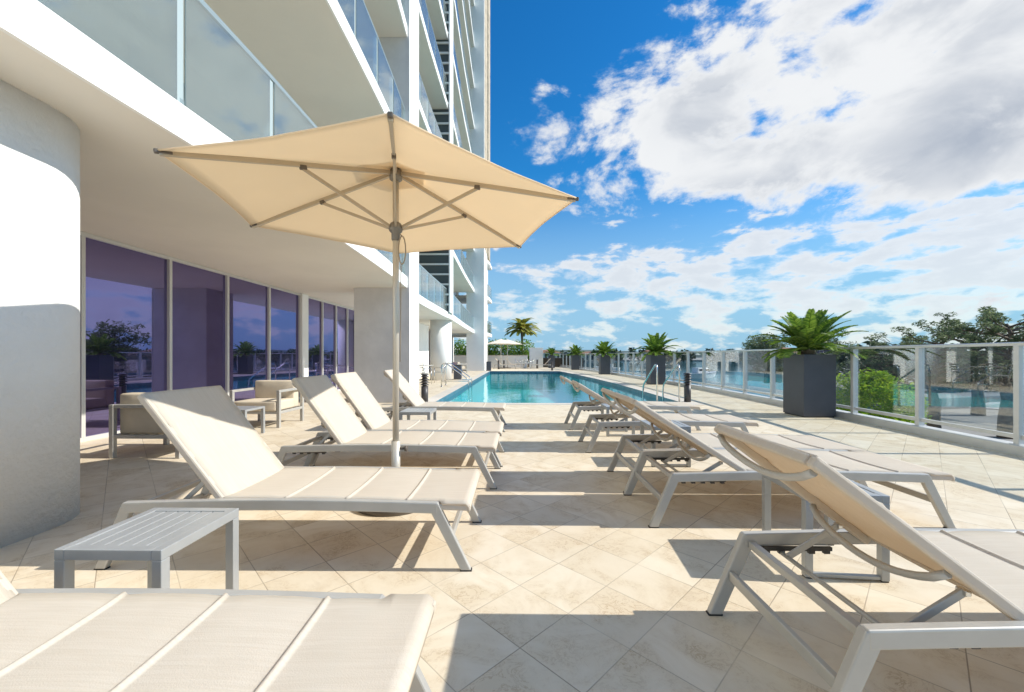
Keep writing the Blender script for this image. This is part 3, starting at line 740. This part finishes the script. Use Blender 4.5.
can = b.build('canopy', 'canopy_fabric', um)
so = can.modifiers.new('thickness', 'SOLIDIFY'); so.thickness = .003
# hem binding and vent cap
for k in range(6):
    b = MB(); b.tube([canopy_pt(k, 1., j / NG) for j in range(NG + 1)], .0055, 6); b.build('hem', 'canopy_fabric', can)
b = MB(); bm = b.bm
top = bm.verts.new((0, 0, 2.70)); rg = []
for k in range(6):
    for j in range(4):
        q = canopy_pt(k, .20, j / 4); rg.append(bm.verts.new((q.x, q.y, q.z + .03)))
for i in range(24): bm.faces.new((top, rg[i], rg[(i + 1) % 24])).smooth = True
b.build('vent_cap', 'canopy_fabric', can)
for k in range(6):
    tp = tipf(k); d_ = (tp - HUB).normalized()
    b = MB(); b.bar(HUB + d_ * .05, tp - d_ * .01 + Vector((0, 0, -.012)), .020, .032); rb = b.build('rib', 'champagne_metal', um, .003)
    b = MB(); b.bar(tp - d_ * .07 + Vector((0, 0, -.010)), tp + d_ * .012 + Vector((0, 0, -.004)), .026, .024); b.build('rib_cap', 'dark_bronze', rb, .006)
    m0 = HUB.lerp(tp, .48) + Vector((0, 0, -.03)); r0 = RUN + Vector((d_.x, d_.y, 0)).normalized() * .055
    b = MB(); b.bar(r0, m0, .016, .024); st = b.build('strut', 'champagne_metal', um, .003)
    b = MB(); b.bar(m0 - d_ * .022 + Vector((0, 0, .006)), m0 + d_ * .022 + Vector((0, 0, .008)), .028, .030); b.build('strut_joint', 'dark_bronze', st, .005)
b = MB(); lp = [(.035, -.02, 2.10)]
for i in range(17):
    a = PI * .5 - 2 * PI * i / 16
    lp.append((.058 + .028 * math.cos(a), -.03, 1.97 + .11 * math.sin(a)))
b.tube(lp, .005, 6); b.tube([(.05, -.03, 1.86), (.047, -.03, 1.5), (.043, -.03, 1.1)], .0035, 6); b.build('pull_rope', 'rope', um)

# ------------------------------------------------------------------ lounge chairs and coffee table
def lounge_chair(loc, rz, label):
    t = thing('lounge_chair', label, 'armchair', loc, rz, 'beige cushioned armchairs by the windows')
    W2, D2 = .40, .37; g_ = .05
    for s_ in (-1, 1):
        x = s_ * (W2 - g_ / 2)
        for y in (-D2 + g_ / 2, D2 - g_ / 2):
            b = MB(); b.box(x - g_ / 2, x + g_ / 2, y - g_ / 2, y + g_ / 2, 0.0, .56); b.build('leg', 'frame_metal', t, .005)
        b = MB(); b.box(x - g_ / 2, x + g_ / 2, -D2, D2, .561, .60); b.build('armrest', 'frame_metal', t, .005)
        b = MB(); b.box(x - g_ / 2 + .004, x + g_ / 2 - .004, -D2 + g_, D2 - g_, .22, .26); b.build('side_rail', 'frame_metal', t, .005)
    for y in (-D2 + g_ / 2, D2 - g_ / 2):
        b = MB(); b.box(-W2 + g_, W2 - g_, y - .02, y + .02, .22, .26); b.build('seat_rail', 'frame_metal', t, .005)
    b = MB(); b.box(-W2 + g_, W2 - g_, D2 - g_, D2 - .005, .561, .60); b.build('back_rail', 'frame_metal', t, .005)
    b = MB()
    for i in range(6): b.box(-W2 + g_ + .02 + i * .115, -W2 + g_ + .08 + i * .115, -D2 + g_, D2 - g_, .24, .255)
    b.build('seat_slats', 'frame_metal', t)
    for nm, bx in (('seat_cushion', (-W2 + g_ + .005, W2 - g_ - .005, -D2 - .01, D2 - g_ - .16, .262, .42)), ('back_cushion', (-W2 + g_ + .01, W2 - g_ - .01, D2 - g_ - .17, D2 - g_ - .01, .262, .72))):
        b = MB(); b.box(*bx); bmesh.ops.subdivide_edges(b.bm, edges=b.bm.edges[:], cuts=3, use_grid_fill=True)
        cx, cy, cz = [(bx[2 * i] + bx[2 * i + 1]) / 2 for i in range(3)]
        for v in b.bm.verts:
            dx, dy, dz = [(v.co[i] - (cx, cy, cz)[i]) / ((bx[2 * i + 1] - bx[2 * i]) / 2) for i in range(3)]
            if nm == 'seat_cushion': v.co.z += .02 * (1 - dx * dx) * (1 - dy * dy) * (1 if dz > 0 else 0)
            else: v.co.y -= .03 * (1 - dx * dx) * (1 - dz * dz) * (1 if dy < 0 else -.6)
        o = b.build(nm, 'cushion_fabric', t, .022, shade=True)
    return t
lounge_chair((-4.17, 4.80, 0), PI, 'beige cushioned armchair beside the round white column, seen from behind')
lounge_chair((-4.18, 6.70, 0), 0, 'beige cushioned armchair facing the camera, in front of the tinted windows')
ct = thing('coffee_table', 'low grey metal coffee table half hidden between the two beige armchairs', 'coffee table', (-4.12, 5.72, 0))
b = MB(); b.box(-.36, .36, -.22, .22, .37, .40); b.build('tabletop', 'table_metal', ct, .004)
for sx in (-.34, .34):
    for sy in (-.2, .2): b = MB(); b.box(sx - .02, sx + .02, sy - .02, sy + .02, 0, .37); b.build('leg', 'table_metal', ct, .003)

# ------------------------------------------------------------------ bollards
def bollard(loc, label, h=.72, r=.085):
    t = thing('bollard_light', label, 'bollard light', loc, 0, 'dark louvred bollard lights')
    b = MB(); b.lathe([(r * .95, 0), (r * .95, h * .60)], 24); b.build('post', 'bollard_dark', t)
    b = MB(); b.lathe([(r * .6, h * .60), (r * .6, h * .93)], 16); b.build('lamp_core', 'dark_plastic', t)
    for i in range(4):
        z = h * (.63 + i * .085); b = MB(); b.lathe([(r * 1.12, z), (r * 1.12, z + .012), (r * .62, z + .045)], 24); b.build('louvre', 'bollard_dark', t)
    b = MB(); b.lathe([(r * 1.1, h * .955), (r * 1.1, h * .975), (r * .8, h)], 24); b.build('cap', 'bollard_dark', t)
    return t
bol = bollard((-2.20, 9.47, 0), 'dark louvred bollard light at the near left corner of the pool')
copy_tree(bol, (4.20, 10.05, 0), 0, 'dark louvred bollard light right of the pool handrails')
copy_tree(bol, (-1.62, 33.6, 0), 0, 'tiny dark bollard at the far end of the pool, beside the tower pier', scale=1.05)
copy_tree(bol, (-1.25, 36.0, 0), 0, 'tiny dark bollard against the pale far wall, left of the palm', scale=1.0)
copy_tree(bol, (1.72, 36.0, 0), 0, 'tiny dark bollard in front of the tall white far panel', scale=1.1)
copy_tree(bol, (2.62, 31.0, 0), 0, 'tiny dark bollard at the far right corner of the pool', scale=.95)

# ------------------------------------------------------------------ handrails
def arc_pts(c, r, a0, a1, n=8, plane='yz', x=0.):
    o = []
    for i in range(n + 1):
        a = a0 + (a1 - a0) * i / n; u, v_ = c[0] + r * math.cos(a), c[1] + r * math.sin(a)
        o.append((x, u, v_) if plane == 'yz' else (u, x, v_))
    return o
for i, (x, lab) in enumerate(((3.28, 'polished pool entry handrail, left one of the pair near the right bollard'), (3.80, 'polished pool entry handrail, right one of the pair beside the bollard'))):
    t = thing('pool_handrail', lab, 'handrail', (x, 9.55, 0), 0, 'steel handrails at the pool')
    b = MB(); b.tube([(0, 0, 0), (0, 0, .80), (0, .02, .88), (0, .07, .93), (0, .14, .92), (0, .98, .42), (0, 1.04, .34), (0, 1.06, .22), (0, 1.06, -.6)], .02, 12); b.build('tube', 'steel', t)
    b = MB(); b.lathe([(.045, .003), (.045, .015), (.025, .03)], 16); b.build('flange', 'steel', t)
for y, lab in ((14.6, 'curved steel handrail on the left pool edge, nearer of the two'), (15.5, 'curved steel handrail on the left pool edge, farther of the two')):
    t = thing('pool_handrail', lab, 'handrail', (-2.78, y, 0), 0, 'steel handrails at the pool')
    b = MB(); b.tube([(0, 0, 0), (0, 0, .74), (.03, 0, .82), (.10, 0, .86), (.20, 0, .84), (.9, 0, .34), (.98, 0, .26), (1.0, 0, .14), (1.0, 0, -.7)], .02, 12)
    b.tube([(0, 0, .22), (.99, 0, .22)], .014, 8); b.build('tube', 'steel', t)
    b = MB(); b.lathe([(.045, .003), (.045, .015), (.025, .03)], 16); b.build('flange', 'steel', t)

# ------------------------------------------------------------------ planters with cycads
def frond_mesh(b, base, az, el0, length, droop, nl=26, lw=.018, ll=.17, rnd=random, both=True):
    """arching pinnate frond"""
    bm = b.bm; pts = []; p = Vector(base); el = el0; n = 12; st = length / n
    hd = Vector((math.cos(az), math.sin(az), 0)); sd = Vector((-math.sin(az), math.cos(az), 0))
    for i in range(n + 1):
        pts.append(p.copy()); p = p + (hd * math.cos(el) + Vector((0, 0, 1)) * math.sin(el)) * st; el -= droop / n * (.5 + i / n)
    # rachis
    for i in range(n):
        a, c2 = pts[i], pts[i + 1]; wq = .010 * (1 - i / n) + .003
        bm.faces.new([bm.verts.new(q) for q in (a - sd * wq, a + sd * wq, c2 + sd * wq * .9, c2 - sd * wq * .9)])
    for i in range(nl):
        f = .10 + .90 * i / (nl - 1); q = f * n; k = min(int(q), n - 1); t = q - k; c = pts[k].lerp(pts[k + 1], t); d_ = (pts[k + 1] - pts[k]).normalized()
        up = sd.cross(d_); 
        if up.z < 0: up = -up
        l = ll * (math.sin(PI * (.12 + .80 * f)) ** .7) * rnd.uniform(.9, 1.1)
        for s_ in (-1, 1):
            dd = (sd * s_ * .86 + d_ * .52 + up * .22).normalized()
            e1 = c + dd * l * .6; e2 = c + dd * l - Vector((0, 0, .02))
            a = d_ * lw * .5
            bm.faces.new([bm.verts.new(v) for v in (c - a, c + a, e1 + a * .9, e2, e1 - a * .9)])
def planter(loc, label, w_=.59, h=1.17, sc=1., seed=1, nf=46):
    t = thing('planter_box', label + ', dark grey tall square box', 'planter', loc, 0, 'dark square planters along the glass balustrade')
    a = w_ / 2; b = MB(); bm = b.bm; rings = []
    for q, z in ((a, .02), (a, h), (a - .03, h), (a - .03, h - .12)): rings.append([bm.verts.new((x * q, y * q, z)) for x, y in ((-1, -1), (1, -1), (1, 1), (-1, 1))])
    for r0, r1 in zip(rings, rings[1:]):
        for k in range(4): bm.faces.new((r0[k], r0[(k + 1) % 4], r1[(k + 1) % 4], r1[k]))
    bm.faces.new(rings[0][::-1]); bm.faces.new(rings[-1])
    b.build('box', 'planter_grey', t, .006)
    b = MB(); b.box(-a + .02, a - .02, -a + .02, a - .02, 0, .02); b.build('plinth', 'dark_plastic', t)
    b = MB(); b.lathe([(a * .9, h - .09), (a * .8, h - .045), (.05, h - .03)], 16); b.build('soil', 'soil', t)
    c = thing('cycad_plant', 'spiky cycad growing in the ' + label, 'plant', (loc[0], loc[1], h - .04), seed, 'cycads in the square planters')
    rnd = random.Random(seed); c.rotation_euler = (rnd.uniform(-.08, .08), rnd.uniform(-.08, .08), seed)
    b = MB(); b.lathe([(.09, 0), (.12, .06), (.10, .14), (.04, .20)], 12); b.build('trunk', 'palm_bark', c)
    for ring_, (n, el, ln, dr) in enumerate(((13, 14, .88, 1.0), (13, 36, .92, .95), (11, 56, .88, .75), (8, 74, .78, .5))):
        for i in range(n):
            b = MB(); az = 2 * PI * (i + ring_ * .37) / n + rnd.uniform(-.15, .15)
            frond_mesh(b, (.05 * math.cos(az), .05 * math.sin(az), .10 + ring_ * .02), az, R(el + rnd.uniform(-7, 7)), ln * rnd.uniform(.82, 1.12) * sc, dr * rnd.uniform(.7, 1.3), 46, .019, .15, rnd)
            b.build('frond', 'cycad_leaf', c, recalc=False)
    return t
planter((5.585, 7.83, 0), 'big planter nearest the camera on the right', seed=1)
planter((5.53, 16.28, 0), 'planter behind the pool handrails', seed=2)
planter((5.30, 24.8, 0), 'third planter along the balustrade', seed=3, sc=.95)
planter((4.60, 32.5, 0), 'fourth planter along the balustrade', seed=4, sc=.95)
planter((3.10, 37.5, 0), 'smallest looking planter at the balustrade end', seed=5, sc=.9)

# ------------------------------------------------------------------ far end of the terrace
t = thing('low_terrace_wall', 'low white wall closing the far end of the terrace in front of the hedge', 'wall', (-3, 38.2, 0))
b = MB(); b.box(-6, 3.9, -.15, .15, 0, 1.12); b.build('wall_body', 'white_paint', t, .01)
b = MB(); b.box(-6.05, 3.95, -.2, .2, 1.121, 1.18); b.build('wall_cap', 'coping', t, .01)
t = thing('white_screen_wall', 'taller white square screen wall at the far end beside the palm', 'wall', (1.75, 38.9, 0))
b = MB(); b.box(-.65, .65, -.15, .15, 0, 1.85); b.build('wall_body', 'white_paint', t, .01)
b = MB(); b.box(-.70, .70, -.18, .18, 1.851, 1.90); b.build('wall_cap', 'white_paint', t, .01)
b = MB(); b.box(-9, 6.5, 40, 46, -.3, .9); tag(b.build('raised_ground', 'soil'), kind='structure')

def leaf_cloud(b, centers, n_each, size, rnd, flat=.7, asp=.45):
    bm = b.bm
    for (c, r) in centers:
        c = Vector(c)
        for _ in range(n_each):
            while True:
                d_ = Vector((rnd.uniform(-1, 1), rnd.uniform(-1, 1), rnd.uniform(-1, 1)))
                if .05 < d_.length < 1: break
            d_ = d_ * (d_.length ** -.35)
            p = c + Vector((d_.x * r, d_.y * r, d_.z * r * flat)); s_ = size * rnd.uniform(.6, 1.3)
            a = Vector((rnd.gauss(0, 1), rnd.gauss(0, 1), rnd.gauss(0, .6))).normalized(); e = a.cross(Vector((rnd.gauss(0, 1), rnd.gauss(0, 1), rnd.gauss(0, 1)))).normalized()
            bm.faces.new([bm.verts.new(q) for q in (p - a * s_, p + e * s_ * asp, p + a * s_, p - e * s_ * asp)])
rnd = random.Random(11)
b = MB(); cs = [((x + rnd.uniform(-.3, .3), 40.4 + rnd.uniform(-.5, .5), zz + rnd.uniform(-.2, .25)), .65) for x in [-6 + i * .5 for i in range(15)] for zz in (1.2, 1.75, 2.05)]
leaf_cloud(b, cs, 130, .11, rnd, .9)
hd = thing('hedge', 'bright green leafy hedge growing behind the low white far wall', 'hedge', (0, 0, 0)); b.build('foliage', 'hedge_leaf', hd, recalc=False)
b = MB()
for i in range(12): b.tube([(-6 + i * .62, 40.4, .8), (-6 + i * .62, 40.4, 1.9)], .04, 6)
b.build('stem', 'bark', hd)

pm = thing('palm_tree', 'date palm with yellowing fronds rising above the hedge behind the far terrace wall', 'palm tree', (.45, 44, .45))
b = MB(); b.tube([(.10, 0, 0), (.05, 0, 1.2), (0, 0, 2.4), (-.02, 0, 3.1), (0, 0, 3.5)], [.17, .12, .12, .15, .2], 12); b.build('trunk', 'palm_bark', pm)
for ring_, (n, el, ln, dr) in enumerate(((16, 2, 2.0, .8), (16, 20, 2.1, 1.1), (14, 42, 2.0, 1.3), (10, 64, 1.7, 1.1))):
    for i in range(n):
        b = MB(); az = 2 * PI * (i + ring_ * .4) / n + rnd.uniform(-.2, .2)
        frond_mesh(b, (0, 0, 3.45 + ring_ * .05), az, R(el + rnd.uniform(-8, 8)), ln * rnd.uniform(.85, 1.1), dr, 34, .10, .36, rnd); b.build('frond', 'palm_leaf', pm, recalc=False)

def far_umbrella(loc, label):
    t = thing('patio_umbrella', label, 'umbrella', loc, 0, 'pale umbrellas at the far end')
    b = MB(); b.tube([(0, 0, 0), (0, 0, 2.45)], .03, 8); b.build('pole', 'pole_metal', t)
    b = MB(); bm = b.bm; tp = bm.verts.new((0, 0, 2.62)); rg = [bm.verts.new((1.35 * math.cos(k * PI / 4), 1.35 * math.sin(k * PI / 4), 2.18)) for k in range(8)]
    for k in range(8): bm.faces.new((tp, rg[k], rg[(k + 1) % 8]))
    o = b.build('canopy', 'far_canopy', t); so = o.modifiers.new('s', 'SOLIDIFY'); so.thickness = .02
    b = MB(); b.lathe([(.3, 0), (.3, .06), (.05, .08)], 16); b.build('base', 'dark_bronze', t)
far_umbrella((-1.50, 35.6, 0), 'small pale umbrella at the far end of the terrace, left of two')
far_umbrella((-.95, 36.6, 0), 'small pale umbrella at the far end of the terrace, right of two')

def simple_lounger(loc, rz, label):
    t = thing('sun_lounger', label, 'sun lounger', loc, rz, 'distant loungers beyond the pool')
    for s_ in (-1, 1):
        b = MB(); b.bar((-.9, s_ * .3, .33), (.9, s_ * .3, .33), .035, .05); b.build('side_rail', 'frame_metal', t)
        for x in (-.85, .85): b = MB(); b.bar((x, s_ * .3, .33), (x * 1.1, s_ * .3, 0), .035, .05, up=(1, 0, 0)); b.build('leg', 'frame_metal', t)
    b = MB(); b.box(-.3, .95, -.3, .3, .355, .375); b.build('seat_sling', 'sling', t)
    b = MB(); b.bar((-.3, 0, .37), (-.78, 0, .88), .58, .03, up=(0, 0, 1)); b.build('backrest', 'sling', t)
simple_lounger((-1.15, 34.6, 0), 0, 'distant cream lounger at the far pool end beside the tower pier')
simple_lounger((-.35, 36.9, 0), 0, 'distant cream lounger under the small pale umbrellas')
simple_lounger((2.05, 35.3, 0), PI, 'distant cream lounger in front of the white screen wall')

def dining_chair(loc, rz, label, m='steel'):
    t = thing('metal_chair', label, 'chair', loc, rz, 'metal chairs')
    for x in (-.2, .2):
        b = MB(); b.tube([(x, -.2, 0), (x, -.2, .62)], .014, 6); b.build('front_leg', m, t)
        b = MB(); b.tube([(x, .24, 0), (x, .2, .45), (x, .28, .85)], .014, 6); b.build('rear_leg', m, t)
        b = MB(); b.tube([(x, -.2, .62), (x, .22, .64)], .015, 6); b.build('armrest', m, t)
    b = MB(); b.box(-.21, .21, -.21, .21, .43, .455); b.build('seat', 'frame_metal', t)
    b = MB()
    for i in range(4): b.bar((-.2, .22 + i * .02, .52 + i * .1), (.2, .22 + i * .02, .52 + i * .1), .012, .05)
    b.build('backrest', m, t)
def round_table(loc, label):
    t = thing('bistro_table', label, 'table', loc)
    b = MB(); b.lathe([(.45, .72), (.45, .745)], 24); b.build('tabletop', 'frame_metal', t)
    b = MB(); b.tube([(0, 0, .03), (0, 0, .72)], .03, 8); b.lathe([(.25, 0), (.25, .02), (.04, .04)], 16); b.build('pedestal', 'steel', t)
round_table((-4.0, 16.9, 0), 'round metal table among metal chairs in front of the second tower column')
dining_chair((-3.75, 16.1, 0), 2.6, 'metal chair nearest the camera at the table by the second column')
dining_chair((-3.35, 17.1, 0), -1.4, 'metal chair on the pool side of the table by the second column')
dining_chair((-4.4, 17.3, 0), 1.2, 'metal chair on the wall side of the table by the second column')
round_table((.55, 35.8, 0), 'round metal table at the far end of the terrace under the palm')
dining_chair((.05, 35.6, 0), 1.6, 'metal chair left of the far round table')
dining_chair((1.05, 35.6, 0), -1.4, 'metal chair right of the far round table')
dining_chair((.6, 35.0, 0), 3.0, 'metal chair in front of the far round table')
def bin_(loc, label, w_=.36, h=.66):
    t = thing('square_bin', label, 'bin', loc, 0, 'dark square bins by the tower')
    b = MB(); b.box(-w_ / 2, w_ / 2, -w_ / 2, w_ / 2, .02, h); b.build('body', 'planter_grey', t, .01)
    b = MB(); b.box(-w_ / 2 - .01, w_ / 2 + .01, -w_ / 2 - .01, w_ / 2 + .01, h + .001, h + .04); b.build('lid', 'dark_plastic', t, .01)
    b = MB(); b.box(-w_ / 2 + .03, w_ / 2 - .03, -w_ / 2 + .03, w_ / 2 - .03, 0, .02); b.build('plinth', 'dark_plastic', t)
bin_((-2.93, 19.6, 0), 'dark square bin beside the second tower column')
bin_((-2.2, 30.3, 0), 'dark square bin beside the far tower pier')
lounge_chair((-3.9, 26.8, 0), 2.2, 'small looking tan armchair far back under the tower slab')
b = MB(); b.box(-.03, .03, -1.4, 1.4, .02, 2.5)
t = thing('glass_screen', 'dark framed glass screen under the tower slab between column and far pier', 'screen', (-4.9, 26.5, 0)); b.build('pane', 'window_glass', t)
b = MB()
for y in (-1.45, 0, 1.45): b.box(-.05, .05, y - .04, y + .04, 0, 2.6)
b.box(-.05, .05, -1.4, 1.4, 2.51, 2.6); b.build('frame', 'louver_dark', t)

# ------------------------------------------------------------------ trees beyond the balustrade
def tree(name, loc, h, spread, label, cat, seed, m='pine_leaf', n_leaf=46, leaf=.16, trunk_r=.22, group='trees beyond the balustrade', limbs=16, low=.35, crown_r=.55, shape='open', lean=0.):
    rnd = random.Random(seed); t = thing(name, label, cat, loc, rnd.uniform(0, 6), group)
    b = MB(); tp = [Vector((0, 0, 0))]
    for i in range(1, 7): tp.append(Vector((lean * i / 6 + rnd.uniform(-.12, .12) * i * .3, rnd.uniform(-.12, .12) * i * .3, h * .92 * i / 6)))
    b.tube(tp, [trunk_r * (1 - i / 6 * .85) for i in range(7)], 9)
    cs = []
    for i in range(limbs):
        f = low + (1 - low) * i / limbs; q = f * 6; k = min(int(q), 5); s0_ = tp[k].lerp(tp[k + 1], q - k)
        az = i * 2.4 + rnd.uniform(-.4, .4)
        ext = spread * (math.sin(PI * (.25 + .65 * (f - low) / (1 - low))) ** .8) * rnd.uniform(.65, 1.15)
        rise = h * rnd.uniform(.06, .22)
        e = s0_ + Vector((math.cos(az) * ext, math.sin(az) * ext, rise)); mid = s0_.lerp(e, .5) + Vector((0, 0, -rise * .15))
        rr = trunk_r * .38 * (1 - f * .6)
        b.tube([s0_, mid, e], [rr, rr * .6, rr * .2], 6)
        for _ in range(6):
            g_ = rnd.uniform(.35, 1.1); c = s0_.lerp(e, g_) + Vector((rnd.uniform(-.5, .5), rnd.uniform(-.5, .5), rnd.uniform(-.25, .45))) * crown_r * 1.5
            if _ < 3: b.tube([s0_.lerp(e, min(g_ * .8, .95)), c], [rr * .25, rr * .08], 4)
            cs.append((c, crown_r * rnd.uniform(.5, 1.05)))
    b.build('trunk', 'bark', t)
    b = MB(); leaf_cloud(b, cs, n_leaf, leaf, rnd, .6, .26); b.build('crown', m, t, recalc=False)
    return t
GZ = -2.3
pa = tree('pine_tree', (20.5, 17.2, GZ), 5.2, 2.7, 'tall open-crowned pine at the right edge beyond the balustrade, its trunk seen through the glass', 'tree', 21, trunk_r=.30, limbs=30, crown_r=.28, n_leaf=50, leaf=.085, low=.45)
copy_tree(pa, (17.9, 17.6, GZ), 2.1, 'slightly smaller pine with a thin trunk, left neighbour of the tall one', scale=.84)
copy_tree(pa, (26.5, 23.6, GZ), 4.0, 'pine farthest back in the right group, its crown peeking between the two nearer ones', scale=1.05)
copy_tree(pa, (23.2, 25.6, GZ), 5.2, 'smallest pine at the left end of the right group', scale=.80)
pb = tree('pine_tree', (27.5, 45.0, -1.9), 4.9, 2.6, 'dark leafy tree showing just left of the big cycad, nearer of two', 'tree', 33, n_leaf=40, leaf=.16, trunk_r=.3, crown_r=.65, limbs=18, low=.25)
copy_tree(pb, (30.0, 50.0, -1.9), 1.4, 'dark leafy tree just left of the big cycad, farther of two', scale=1.02)
copy_tree(pb, (29.6, 40.5, -1.9), 3.3, 'leafy tree directly behind the big cycad, also reflected in the nearest dark window', scale=1.2)
bush = thing('rounded_bush', 'rounded bright yellow-green bush behind the glass just right of the big planter', 'bush', (10.6, 12.2, GZ))
rnd = random.Random(5); b = MB()
cs = []
for i in range(110):
    a, e = rnd.uniform(0, 2 * PI), rnd.uniform(-.2, 1); r_ = rnd.uniform(.4, 1.12)
    cs.append(((r_ * math.cos(a) * 1.0 * math.sqrt(1 - min(1, e * e)), r_ * math.sin(a) * 1.0 * math.sqrt(1 - min(1, e * e)), 1.75 + 1.05 * e + .22 * noise.noise(Vector((3 * math.cos(a), 3 * math.sin(a), 2 * e)))), .20 + .14 * rnd.random()))
for i in range(60): cs.append(((rnd.uniform(-.8, .8), rnd.uniform(-.8, .8), rnd.uniform(.3, 1.6)), .3))
leaf_cloud(b, cs, 90, .062, rnd, .9, .35); b.build('foliage', 'bush_leaf', bush, recalc=False)
b = MB()
for i in range(5): b.tube([(rnd.uniform(-.2, .2), rnd.uniform(-.2, .2), 0), (rnd.uniform(-.6, .6), rnd.uniform(-.6, .6), 1.8)], .05, 6)
b.build('stem', 'bark', bush)

# far shore woods: individual crowns too many and too small to tell apart
rnd = random.Random(9); b = MB()
def woods(x0, y0, x1, y1, n, hmin, hmax, r, zb):
    cs = []
    for i in range(n):
        t = rnd.random(); x = x0 + (x1 - x0) * t + rnd.uniform(-r, r); y = y0 + (y1 - y0) * t + rnd.uniform(-r, r) * 1.5; hh = rnd.uniform(hmin, hmax) * (.7 + .5 * noise.noise(Vector((x * .03, y * .03, 0))))
        for q in range(4): cs.append(((x + rnd.uniform(-r, r) * .4, y, zb + hh * (.25 + .22 * q)), r * rnd.uniform(.4, .7)))
    return cs
leaf_cloud(b, woods(-180, 275, 440, 300, 260, 4, 9, 5, -2.2), 26, 1.3, rnd, .8)
leaf_cloud(b, woods(38, 55, 150, 80, 70, 4.2, 6.2, 2.6, -1.9), 60, .5, rnd, .8)
leaf_cloud(b, woods(36, 36, 80, 52, 60, 2.6, 4.6, 1.6, -1.9), 90, .26, rnd, .8)
leaf_cloud(b, woods(150, 80, 400, 110, 70, 5, 8, 5, -1.9), 40, .9, rnd, .8)
tag(b.build('far_woods', 'far_leaf', recalc=False), 'dark line of far-off trees along the opposite shores', 'woods', kind='stuff')

def house(loc, w_, d_, h, rz, label, pitched=True):
    t = thing('waterfront_house', label, 'house', loc, rz, 'waterfront houses on the far shore')
    b = MB(); b.box(-w_ / 2, w_ / 2, -d_ / 2, d_ / 2, 0, h); b.build('wall', 'house_cream', t)
    b = MB(); bm = b.bm; o_ = .5; v = [bm.verts.new(p) for p in ((-w_ / 2 - o_, -d_ / 2 - o_, h), (w_ / 2 + o_, -d_ / 2 - o_, h), (w_ / 2 + o_, d_ / 2 + o_, h), (-w_ / 2 - o_, d_ / 2 + o_, h), (-w_ / 4, 0, h + d_ * .22), (w_ / 4, 0, h + d_ * .22))]
    for f in ((0, 1, 5, 4), (1, 2, 5), (2, 3, 4, 5), (3, 0, 4), (3, 2, 1, 0)): bm.faces.new([v[i] for i in f])
    b.build('roof', 'roof_tile', t)
    n = max(2, int(w_ / 3.5))
    for i in range(n):
        x = -w_ / 2 + w_ * (i + .5) / n; b = MB(); b.box(x - .8, x + .8, -d_ / 2 - .06, -d_ / 2 + .02, .4, h - .5); b.build('window', 'door_dark', t)
house((31.5, 48.5, -1.9), 6, 5, 2.9, .3, 'small cream house glimpsed behind the glass left of the big planter')
house((20, 272, -2.2), 16, 10, 5, .1, 'pale far house on the opposite shore, first from the left')
house((52, 285, -2.2), 20, 10, 4, -.1, 'pale far house on the opposite shore, middle one')
house((98, 288, -2.2), 18, 10, 6, .0, 'pale far house on the opposite shore, rightmost one')
def boat(loc, rz, label, L_=7.):
    t = thing('motor_boat', label, 'boat', loc, rz, 'white boats on the bay')
    b = MB(); bm = b.bm; secs = []
    for x, hw, zb, zt in ((-.5, .16, .0, .13), (-.2, .18, -.02, .13), (.15, .16, -.02, .14), (.38, .09, .02, .16), (.5, .01, .12, .18)):
        secs.append([bm.verts.new((x * L_, y * L_, z * L_)) for y, z in ((-hw, zt), (-hw * .6, zb), (hw * .6, zb), (hw, zt))])
    for a, c2 in zip(secs, secs[1:]):
        for i in range(4): bm.faces.new((a[i], a[(i + 1) % 4], c2[(i + 1) % 4], c2[i]))
    bm.faces.new(secs[0]); bm.faces.new(secs[-1][::-1]); b.build('hull', 'boat_white', t)
    b = MB(); b.box(-.25 * L_, .12 * L_, -.1 * L_, .1 * L_, .13 * L_, .27 * L_); b.build('cabin', 'boat_white', t, .1)
    b = MB(); b.box(-.2 * L_, .13 * L_, -.102 * L_, .102 * L_, .19 * L_, .24 * L_); b.build('cabin_window', 'door_dark', t)
boat((34, 75, -3), .4, 'white motor boat on the water right of the second planter')
boat((24, 110, -3), 2.6, 'white motor boat farther out on the bay, smaller looking')
boat((48, 140, -3), .2, 'tiny white motor boat near the opposite shore')
